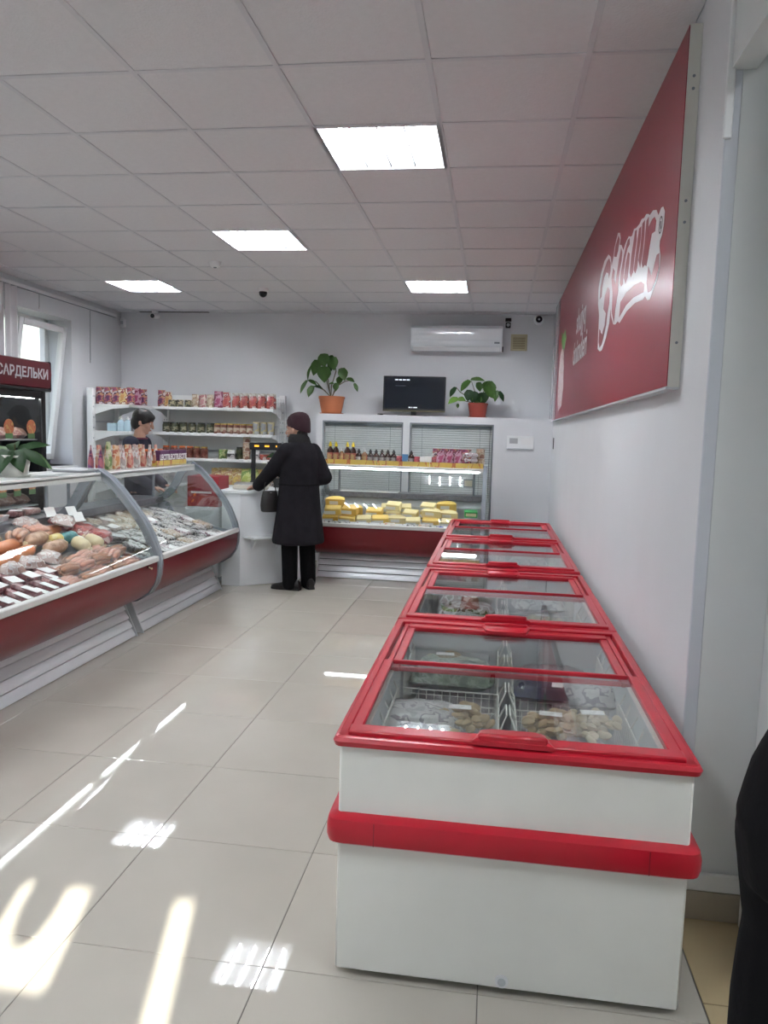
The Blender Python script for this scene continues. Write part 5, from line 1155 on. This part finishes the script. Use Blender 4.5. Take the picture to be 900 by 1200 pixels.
MB().box(-.495, -.79, .19, -.49, .82, 1.75).obj('inner_back', mat('fridge inner', (.40, .43, .45), .4), t, False)
for z in (.45, .75, 1.05, 1.35): MB().box(-.48, -.79, z, -.08, .82, z + .012).obj('shelf', GREYL, t)
MB().tube([(-.06, -.70, 1.735), (-.06, .74, 1.735)], .008, 8).obj('lamp_tube', mat('lit fridge tube', (.95, .98, 1), .5, emit=30), t)  # tube added to lift the dark fridge interior
OTAG = printed('orange round tag', [(.75, .17, .03), (.72, .22, .05), (.6, .06, .02), (.78, .4, .1)], 18, bump=0)
def otag():
    t = thing('round_tag', 'x', 'tag'); MB().tube([(-.001, 0, 0), (.001, 0, 0)], .068, 16).obj('disc', OTAG, t); MB().box(-.0015, -.05, -.10, .0015, .05, -.055).obj('strip', mat('green tag strip', (.1, .2, .08), .5), t); return t
for k, (y, z, w_) in enumerate(((.30, 1.47, 'upper left'), (.62, 1.47, 'upper right'), (.20, .97, 'lower left'), (.40, .97, 'lower middle'), (.62, .97, 'lower right'))): inst('otag', otag, (FX - .0095, 5.75 + y, z), 0, 'round orange tag on the fridge glass, %s' % w_, 'orange tags in the fridge')
SAUS = printed('fridge sausages', [(.45, .2, .14), (.58, .38, .30), (.35, .12, .1)], 16)
n = 0
for z in (.462, .762, 1.062, 1.362):
    for k in range(3):
        n += 1; inst('fr_bag', soft_bag(SAUS, .2, .22, .10), (FX - .25, 6.02 + .22 * k, z), J(.3), 'bag of sausages inside the black fridge on %s shelf from bottom, %s from left' % (ORD[(n - 1) // 3], ORD[k]), 'sausage bags in the fridge')
# ------------------------------------------------------------------ pay desk
DESKM = mat('desk white', (.74, .77, .79), .35)
t = thing('pay_desk', 'white pay desk in the corner between the two glass counters', 'counter', (-2.4, 7.2, 0))
W2 = lambda p: (p[0] + 2.4, p[1] - 7.2)
fp = [(-2.55, 6.975), (-2.366, 6.975), (-2.03, 7.25), (-1.80, 7.66)]
bk = [(-2.0, 7.9), (-2.25, 7.62), (-2.50, 7.38), (-2.60, 7.38)]
for k, nm in ((0, 'left_panel'), (1, 'front_panel'), (2, 'right_panel')):
    a, b = W2(fp[k]), W2(fp[k + 1]); n_ = Vector((b[1] - a[1], a[0] - b[0])).normalized() * .018; e = (Vector(b) - Vector(a)).normalized() * .0015
    MB().prism([(a[0] + e.x, a[1] + e.y), (b[0] - e.x, b[1] - e.y), (b[0] - e.x - n_.x, b[1] - e.y - n_.y), (a[0] + e.x - n_.x, a[1] + e.y - n_.y)], lambda x, y, z: (x, y, z), .012, .90).obj(nm, DESKM, t)
top = [W2(p) for p in [(-2.58, 6.955), (-2.36, 6.955), (-2.015, 7.236), (-1.79, 7.645)] + bk]
MB().prism(top, lambda x, y, z: (x, y, z), .90, .926).obj('desk_top', DESKM, t)
a, b = Vector(W2((-2.345, 6.992))), Vector(W2((-2.03, 7.25))); n_ = Vector((b.y - a.y, a.x - b.x)).normalized(); e = (b - a).normalized()
q = [a + n_ * .001, a + e * .05 + n_ * .15, b + n_ * .15, b + n_ * .001]
bs = MB().prism([(p.x, p.y) for p in q], lambda x, y, z: (x, y, z), .475, .497).obj('bag_shelf', DESKM, t)
for f in (.22, .85):
    c = a + e * (b - a).length * f
    MB().prism([(0, .475), (.12, .475), (.0, .35)], lambda u, z, s: (c.x + n_.x * (u + .001) + e.x * s, c.y + n_.y * (u + .001) + e.y * s, z), -.008, .008).obj('bracket', DESKM, t)
t = thing('weighing_scale', 'black post scale with an amber digit bar on the pay desk', 'scale', (-2.34, 7.28, .926), .25)
MB().box(-.19, -.13, .0, .15, .16, .045, .01).obj('base', mat('beige plastic', (.52, .49, .42), .4), t); MB().box(-.18, -.12, .045, .14, .15, .058, .004).obj('platform', STEEL, t)
MB().box(-.04, .10, .058, .04, .16, .07, .003).obj('post_foot', BLACK, t)
MB().box(-.032, .118, .06, .012, .15, .42, .004).obj('post', BLACK, t); MB().box(-.05, .10, .38, .27, .16, .455, .006).obj('display_bar', BLACK, t)
AMB = mat('amber digits', (1.0, .42, .03), .5, emit=.7)
for k, x in enumerate((0.0, .10, .21)): MB().box(x, .098, .412, x + (.045 if k < 2 else .012), .1, .428).obj('digits', AMB, t)
# small things on the desk
lv = []
for k in range(16):
    a = random.uniform(0, 6.28); lv.append(((.03 * math.cos(a), .03 * math.sin(a), .10 + .015 * k), (math.cos(a), math.sin(a), random.uniform(-.2, .8)), random.uniform(.07, .11), .05, 0, LEAFD))
plant('potted_plant', 'small bushy dark green plant on the pay desk behind the customer', (-2.18, 7.60, .926), pot_fn(mat('dark pot', (.03, .03, .03), .5), .055, .042, .09), [[(0, 0, .08), (0, .005, .2), (.01, 0, .32)]], lv, LEAFD)
t = thing('leaflet', 'white printed leaflet lying on the pay desk by the customer', 'paper', (-2.02, 7.38, .9265), .6); MB().box(-.09, -.06, 0, .09, .06, .003).obj('sheet', printed('leaflet print', [(.7, .7, .7), (.3, .3, .32), (.72, .72, .72)], 20, bump=0), t)
REDT = mat('red carton', (.30, .012, .02), .4)
t = thing('low_cabinet', 'low white cabinet between pay desk and the second curved counter', 'cabinet', (-2.80, 7.30, 0)); MB().box(-.18, -.16, .05, .17, .16, .74, .004).obj('body', DESKM, t); MB().box(-.18, -.172, .07, .17, -.162, .72, .004).obj('door', DESKM, t); MB().box(-.17, -.15, 0, .16, .15, .05).obj('plinth', GREY, t)
t = thing('red_crate', 'bright red box behind the glass end of the second curved counter', 'box', (-2.80, 7.30, .741)); MB().box(-.17, -.15, 0, .15, .15, .30, .006).obj('box', REDT, t); MB().box(-.13, -.152, .13, .08, -.15, .15).obj('white_band', PAPER, t)
# ------------------------------------------------------------------ people
SKIN = mat('skin', (.50, .29, .21), .5, noise=.04, nscale=15)
HAIR = mat('black hair', (.010, .008, .008), .45, bump=.6, bscale=120)
COAT = mat('black coat', (.013, .012, .015), .85, spec=.12, noise=.25, nscale=10, bump=.2, bscale=60)
TROU = mat('black trousers', (.006, .006, .007), .85, spec=.1, bump=.15, bscale=50)
SHOE = mat('black leather', (.012, .011, .011), .4)
HATM = mat('dark plum knit', (.030, .008, .014), .9, bump=.7, bscale=110)
SCARF = mat('black fur collar', (.008, .007, .008), .95, bump=.9, bscale=150)
NAVYM = mat('navy knit', (.012, .013, .032), .8, bump=.3, bscale=80)
WHITEC = mat('white apron cloth', (.74, .75, .78), .8, bump=.1, bscale=40)
EYE = mat('eye white', (.65, .63, .6), .3); IRIS = mat('dark iris', (.03, .015, .01), .2); LIP = mat('lips', (.40, .14, .12), .5)
def frame(f):
    f = Vector(f).normalized(); u = Vector((0, 0, 1)); s = u.cross(f).normalized(); u = f.cross(s); return s, f, u   # left, forward, up
def head_mb(b, c, face):
    """head added to a body: skull, jaw, nose, brow, ears; c is the skull centre"""
    s, f, u = frame(face); c = Vector(c); M = Matrix((s, f, u)).transposed()
    b.ell(c + u * .02, (.074, .094, .090), 16, 11, M); b.ell(c + f * .030 - u * .055, (.052, .058, .062), 14, 9, M); b.ell(c + f * .062 - u * .098, (.024, .020, .018), 10, 7, M)
    b.capsule(c + f * .090 + u * .008, c + f * .108 - u * .034, .009, .014, 8)
    b.ell(c + f * .078 + u * .022, (.048, .016, .012), 10, 7, M)
    b.ell(c + f * .086 - u * .064, (.024, .012, .010), 10, 7, M)
    for q in (-1, 1):
        b.ell(c + s * q * .074 - f * .004 - u * .012, (.010, .020, .032), 10, 7, M); b.ell(c + f * .058 + s * q * .036 - u * .03, (.024, .026, .024), 10, 7, M)
def face_parts(t, c, face):
    s, f, u = frame(face); c = Vector(c); M = Matrix((s, f, u)).transposed()
    for q in (-1, 1):
        e = MB().ell(c + f * .082 + s * q * .031 + u * .002, (.013, .009, .008), 10, 7, M).obj('eye', EYE, t); MB().ell(c + f * .090 + s * q * .031 + u * .002, (.0055, .003, .0055), 8, 6, M).obj('iris', IRIS, e)
        MB().capsule(c + f * .090 + s * q * .018 + u * .024, c + f * .080 + s * q * .046 + u * .024, .004, .003, 6).obj('eyebrow', HAIR, t)
    MB().ell(c + f * .094 - u * .064, (.021, .007, .006), 10, 7, M).obj('mouth', LIP, t)
def hand_mb(b, wrist, d, palm_n, side, curl=.5):
    """palm, four bent fingers of unequal length and a thumb; d points along the hand, palm_n out of the palm"""
    w = Vector(wrist); d = Vector(d).normalized(); n = Vector(palm_n); n = (n - d * n.dot(d)).normalized(); a = d.cross(n).normalized() * side
    for k in range(4):
        o = w + a * (-.030 + .020 * k); b.capsule(w + a * (-.018 + .012 * k) + d * .01, o + d * .085, .013, .0105, 8)
        L = (.070, .078, .072, .056)[k] if side > 0 else (.070, .078, .072, .056)[k]
        p = o + d * .088; q = p + (d * math.cos(curl * .5) + n * math.sin(curl * .5)) * L * .45; r = q + (d * math.cos(curl * 1.3) + n * math.sin(curl * 1.3)) * L * .32; e = r + (d * math.cos(curl * 2) + n * math.sin(curl * 2)) * L * .25
        b.capsule(p, q, .0095, .009, 8); b.capsule(q, r, .009, .0085, 8); b.capsule(r, e, .0085, .0075, 8)
    p = w + d * .028 - a * .028; q = p + d * .034 - a * .026 + n * .010; r = q + d * .03 - a * .006 + n * .012; b.capsule(p, q, .013, .0105, 8); b.capsule(q, r, .0105, .0085, 8)
def chain(b, pts, rs, n=12):
    for i in range(len(pts) - 1): b.capsule(pts[i], pts[i + 1], rs[i], rs[i + 1], n)
def rings_mb(b, rings, s, f):
    """rings: (centre, half width along s, half depth along f)"""
    out_ = []
    for c, a, d in rings: out_.append([Vector(c) + s * a * math.cos(q) + f * d * math.sin(q) for q in [2 * PI * k / 20 for k in range(20)]])
    b.loft(out_); return b
# --- customer at the pay desk, seen from behind
def customer():
    B = Vector((-1.82, 7.06, 0)); t = thing('person', 'customer in a long black coat and dark knitted hat standing at the pay desk', 'person', B)
    F = Vector((-.75, .66, 0)).normalized(); S = Vector((-F.y, F.x, 0)); U = Vector((0, 0, 1))
    P_ = lambda s, f, z: S * s + F * f + U * z
    hc = P_(.005, .055, 1.525) ; face = Vector((-.97, .22, -.10))
    shL, shR = P_(.150, 0, 1.315), P_(-.150, 0, 1.315)
    elL, wrL = Vector((-.245, -.12, 1.115)), Vector((-.385, -.035, .985))
    elR, wrR = Vector((.215, .13, 1.07)), P_(-.14, .22, 1.00)
    b = MB(); head_mb(b, hc, face)
    chain(b, [hc - U * .04, P_(0, .01, 1.36), P_(0, 0, 1.2)], [.052, .058, .11]); chain(b, [P_(0, 0, 1.22), P_(0, 0, 1.0), P_(0, 0, .88)], [.12, .11, .12])
    chain(b, [shL * 1.0, elL, wrL], [.045, .036, .025]); chain(b, [shR, elR, wrR], [.045, .036, .025]); chain(b, [shL, P_(0, 0, 1.33), shR], [.05, .06, .05])
    kL, kR = P_(.09, .02, .47), P_(-.10, 0, .47); aL, aR = P_(.085, .0, .09), P_(-.11, -.02, .09)
    chain(b, [P_(.09, 0, .86), kL, aL], [.085, .05, .038]); chain(b, [P_(-.09, 0, .86), kR, aR], [.085, .05, .038])
    hand_mb(b, wrL, (-.80, .55, -.22), (0, 0, -1), -1, .35); hand_mb(b, wrR, (-.6, .75, -.3), (0, 0, -1), 1, .35)
    remesh(b, 'body', SKIN, t, .0065, 2); face_parts(t, hc, face)
    c = MB(); rings_mb(c, [(P_(0, .0, .445), .255, .225), (P_(0, .0, .47), .262, .228), (P_(0, 0, .75), .225, .185), (P_(0, 0, .98), .205, .160), (P_(0, 0, 1.12), .200, .150), (P_(0, -.005, 1.25), .198, .142), (P_(0, -.005, 1.32), .178, .125), (P_(0, .0, 1.375), .135, .105), (P_(0, .01, 1.43), .085, .08)], S, F)
    chain(c, [shL, elL, wrL - (wrL - elL).normalized() * -.005], [.082, .074, .060]); chain(c, [shR, elR, wrR], [.082, .074, .060])
    co = remesh(c, 'coat', COAT, t, .011, 4)
    v0, v1 = P_(0, -.165, .50), P_(0, -.158, 1.0); MB().capsule(v0, v1, .004, .004, 6).obj('back_seam', TROU, co)
    MB().tube([P_(.204 * math.cos(q), .162 * math.sin(q) , 1.005) for q in [2 * PI * k / 24 for k in range(25)]], .006, 6).obj('waist_seam', TROU, co)
    cl = MB(); rings_mb(cl, [(P_(0, .0, 1.375), .095, .088), (P_(0, .01, 1.40), .112, .102), (P_(0, .02, 1.445), .100, .098), (P_(0, .025, 1.475), .078, .080)], S, F); cl.obj('fur_collar', SCARF, t)
    s2, f2, u2 = frame(face); M = Matrix((s2, f2, u2)).transposed(); h = MB()
    tilt = Matrix.Rotation(0.0, 3, s2)
    rg = []
    for z, k, off in ((-.035, .86, -.040), (-.02, .97, -.034), (.005, 1.03, -.030), (.035, 1.06, -.028), (.065, 1.04, -.028), (.095, .92, -.03), (.118, .70, -.034), (.132, .40, -.036), (.137, .08, -.036)):
        rg.append([hc + s2 * (.092 * k * math.cos(q)) + f2 * (off + .108 * k * math.sin(q) + (.0)) + u2 * (z + .02 + (.035 * math.sin(q) if z < .0 else 0)) for q in [2 * PI * i / 22 for i in range(22)]])
    h.loft(rg); hb = h.obj('knit_hat', HATM, t)
    MB().ell(hc - f2 * .055 - u2 * .055, (.066, .05, .055), 12, 8, M).obj('hair', HAIR, t)
    tr = MB(); chain(tr, [P_(.085, 0, .80), P_(.09, .015, .47), P_(.087, .0, .06)], [.10, .082, .074]); chain(tr, [P_(-.09, 0, .80), P_(-.10, 0, .47), P_(-.11, -.02, .06)], [.10, .082, .074])
    remesh(tr, 'trousers', TROU, t, .011, 3)
    for a, d in ((P_(.085, 0, 0), Vector((-.97, .15, 0))), (P_(-.11, -.02, 0), Vector((-.55, .83, 0)))):
        d.normalize(); e = Vector((-d.y, d.x, 0)); sb = MB(); rr = []
        for u_, w_, h_ in ((-.10, .026, .075), (-.085, .036, .10), (-.03, .040, .115), (.03, .040, .095), (.09, .046, .065), (.15, .044, .05), (.182, .030, .040), (.192, .010, .03)):
            rr.append([a + d * u_ + e * w_ * math.cos(q) + U * (max(.004, h_ * .5 + h_ * .5 * math.sin(q))) for q in [2 * PI * i / 14 for i in range(14)]])
        sh = sb.loft(rr).obj('shoe', SHOE, t)
        so2 = MB(); oo = [(-.104, .03), (-.06, .041), (.03, .040), (.09, .048), (.15, .046), (.185, .032), (.196, .0), (.185, -.032), (.15, -.046), (.09, -.048), (.03, -.040), (-.06, -.041), (-.104, -.03)]
        so2.prism([((a + d * x + e * y).x, (a + d * x + e * y).y) for x, y in oo], lambda x, y, z: (x, y, z), .0, .018).obj('sole', mat('shoe sole', (.02, .02, .02), .8), sh)
    return t
customer()
t = thing('handbag', 'small black leather handbag hanging from the customer left forearm', 'handbag', (-2.075, 6.955, .74), .7)
hb = MB(); rr = []
for z, a, d in ((0, .07, .028), (.01, .085, .04), (.06, .092, .046), (.13, .085, .038), (.19, .072, .022), (.20, .068, .012)): rr.append([(a * math.copysign(abs(math.cos(q)) ** .6, math.cos(q)), d * math.sin(q), z) for q in [2 * PI * i / 18 for i in range(18)]])
hb.loft(rr).obj('bag', SHOE, t); MB().tube([(-.06, 0, .19), (-.05, 0, .27), (0, 0, .325), (.05, 0, .27), (.06, 0, .19)], .005, 6).obj('strap', SHOE, t); MB().box(-.012, -.024, .165, .012, -.016, .185, .002).obj('clasp', STEEL, t)
# --- shop worker behind the counters
def worker():
    B = Vector((-3.50, 7.2, 0)); t = thing('person', 'shop worker with short black hair and navy top behind the second counter', 'person', B)
    F = Vector((.95, .12, 0)).normalized(); S = Vector((-F.y, F.x, 0)); U = Vector((0, 0, 1)); P_ = lambda s, f, z: S * s + F * f + U * z
    hc = P_(0, .05, 1.555); face = Vector((.93, .15, -.28))
    shL, shR = P_(.185, -.01, 1.335), P_(-.185, -.01, 1.335); elL, elR = P_(.225, .02, 1.04), P_(-.225, .02, 1.04); wrL, wrR = P_(.17, .20, .93), P_(-.17, .20, .93)
    b = MB(); head_mb(b, hc, face); chain(b, [hc - U * .05 - F * .02, P_(0, 0, 1.34), P_(0, 0, 1.2)], [.054, .062, .11]); chain(b, [P_(0, 0, 1.2), P_(0, 0, .9)], [.12, .12])
    chain(b, [shL, elL, wrL], [.045, .036, .025]); chain(b, [shR, elR, wrR], [.045, .036, .025]); chain(b, [shL, P_(0, 0, 1.31), shR], [.05, .06, .05])
    for q in (1, -1): chain(b, [P_(.09 * q, 0, .86), P_(.09 * q, .01, .47), P_(.09 * q, -.01, .09)], [.085, .05, .038])
    hand_mb(b, wrL, P_(-.02, .9, -.3), (0, 0, -1), -1, .5); hand_mb(b, wrR, P_(.02, .9, -.3), (0, 0, -1), 1, .5)
    remesh(b, 'body', SKIN, t, .0065, 2); face_parts(t, hc, face)
    s2, f2, u2 = frame(face); M = Matrix((s2, f2, u2)).transposed(); h = MB()
    h.ell(hc - f2 * .012 + u2 * .040, (.092, .108, .088), 18, 11, M); h.ell(hc - f2 * .050 - u2 * .02, (.083, .068, .085), 16, 9, M); h.ell(hc + f2 * .062 + u2 * .062, (.066, .040, .034), 12, 8, M)
    for q in (1, -1): h.ell(hc + s2 * .074 * q + f2 * .024 + u2 * .018, (.014, .026, .045), 10, 7, M)
    remesh(h, 'hair', HAIR, t, .008, 2)
    c = MB(); rings_mb(c, [(P_(0, 0, .80), .17, .13), (P_(0, 0, .95), .175, .13), (P_(0, 0, 1.12), .185, .135), (P_(0, -.005, 1.27), .195, .13), (P_(0, -.01, 1.345), .165, .10), (P_(0, 0, 1.385), .085, .07)], S, F)
    chain(c, [shL, elL, wrL], [.082, .062, .045]); chain(c, [shR, elR, wrR], [.082, .062, .045]); remesh(c, 'top', NAVYM, t, .010, 3)
    MB().tube([P_(.078 * math.cos(q), .012 + .07 * math.sin(q), 1.388) for q in [2 * PI * k / 20 for k in range(21)]], .010, 6).obj('neckband', mat('plum trim', (.14, .02, .05), .7), t)
    tr = MB()
    for q in (1, -1): chain(tr, [P_(.085 * q, 0, .82), P_(.09 * q, .01, .47), P_(.09 * q, -.01, .07)], [.10, .078, .065])
    remesh(tr, 'trousers', TROU, t, .012, 2)
    for q in (1, -1):
        sb = MB(); rr = []
        for u_, w_, h_ in ((-.09, .03, .08), (-.03, .040, .10), (.05, .042, .075), (.13, .042, .05), (.17, .015, .03)): rr.append([P_(.09 * q, u_, 0) + S * w_ * math.cos(a) + U * max(.003, h_ * .5 + h_ * .5 * math.sin(a)) for a in [2 * PI * i / 12 for i in range(12)]])
        sb.loft(rr).obj('shoe', SHOE, t)
    return t
worker()
# --- person at the right edge, mostly outside the picture
def side_person():
    B = Vector((.632, 1.34, 0)); t = thing('person', 'person in black trousers and white apron at the right edge of picture', 'person', B)
    F = Vector((.75, .66, 0)).normalized(); S = Vector((-F.y, F.x, 0)); U = Vector((0, 0, 1)); P_ = lambda s, f, z: S * s + F * f + U * z
    hc = P_(0, .05, 1.56); face = F + Vector((0, 0, -.1))
    shL, shR = P_(.12, .05, 1.36), P_(-.17, 0, 1.36); elL, elR = P_(.120, .05, 1.17), P_(-.20, -.03, 1.10); wrL, wrR = P_(.10, .22, 1.05), P_(-.10, .22, 1.05)
    b = MB(); head_mb(b, hc, face); chain(b, [hc - U * .05, P_(0, 0, 1.38), P_(0, 0, 1.2)], [.054, .06, .11]); chain(b, [P_(0, 0, 1.2), P_(0, 0, .92)], [.12, .13])
    chain(b, [shL, elL, wrL], [.045, .036, .025]); chain(b, [shR, elR, wrR], [.045, .036, .025]); chain(b, [shL, P_(0, 0, 1.34), shR], [.05, .06, .05])
    for q in (1, -1): chain(b, [P_(.095 * q, 0, .88), P_(.10 * q, .02, .48), P_(.10 * q, 0, .09)], [.09, .055, .04])
    hand_mb(b, wrL, P_(-.4, .8, 0), (0, 0, -1), -1, .6); hand_mb(b, wrR, P_(.4, .8, 0), (0, 0, -1), 1, .6)
    remesh(b, 'body', SKIN, t, .0065, 2); face_parts(t, hc, face)
    s2, f2, u2 = frame(face); M = Matrix((s2, f2, u2)).transposed(); h = MB(); h.ell(hc - f2 * .012 + u2 * .035, (.090, .106, .088), 18, 11, M); h.ell(hc - f2 * .05 - u2 * .03, (.083, .068, .09), 16, 9, M); remesh(h, 'hair', HAIR, t, .009, 2)
    c = MB(); rings_mb(c, [(P_(0, 0, .94), .150, .120), (P_(0, 0, 1.05), .150, .115), (P_(0, 0, 1.2), .165, .118), (P_(0, 0, 1.33), .16, .10), (P_(0, 0, 1.40), .07, .065)], S, F); remesh(c, 'white_apron', WHITEC, t, .010, 3)
    ti = MB().tube([P_(.120, -.02, 1.03), P_(.132, -.03, 1.035), P_(.142, -.035, 1.055), P_(.136, -.03, 1.068)], .004, 6).obj('apron_tie', WHITEC, t)
    sl_ = MB(); chain(sl_, [shL, elL, wrL], [.058, .047, .04]); chain(sl_, [shR, elR, wrR], [.07, .055, .042]); remesh(sl_, 'black_sleeves', TROU, t, .010, 2)
    tr = MB(); rings_mb(tr, [(P_(0, 0, .72), .175, .14), (P_(0, -.01, .84), .192, .155), (P_(0, 0, .93), .178, .14), (P_(0, 0, 1.00), .150, .12)], S, F)
    for q in (1, -1): chain(tr, [P_(.095 * q, -.005, .80), P_(.10 * q, .015, .62), P_(.108 * q, .02, .46), P_(.10 * q, 0, .07)], [.105, .085, .092, .085])
    remesh(tr, 'trousers', TROU, t, .011, 3)
    for q in (1, -1):
        sb = MB(); rr = []
        for u_, w_, h_ in ((-.09, .03, .08), (-.03, .040, .10), (.05, .042, .075), (.13, .042, .05), (.17, .015, .03)): rr.append([P_(.10 * q, u_, 0) + S * w_ * math.cos(a) + U * max(.003, h_ * .5 + h_ * .5 * math.sin(a)) for a in [2 * PI * i / 12 for i in range(12)]])
        sb.loft(rr).obj('shoe', SHOE, t)
    return t
side_person()
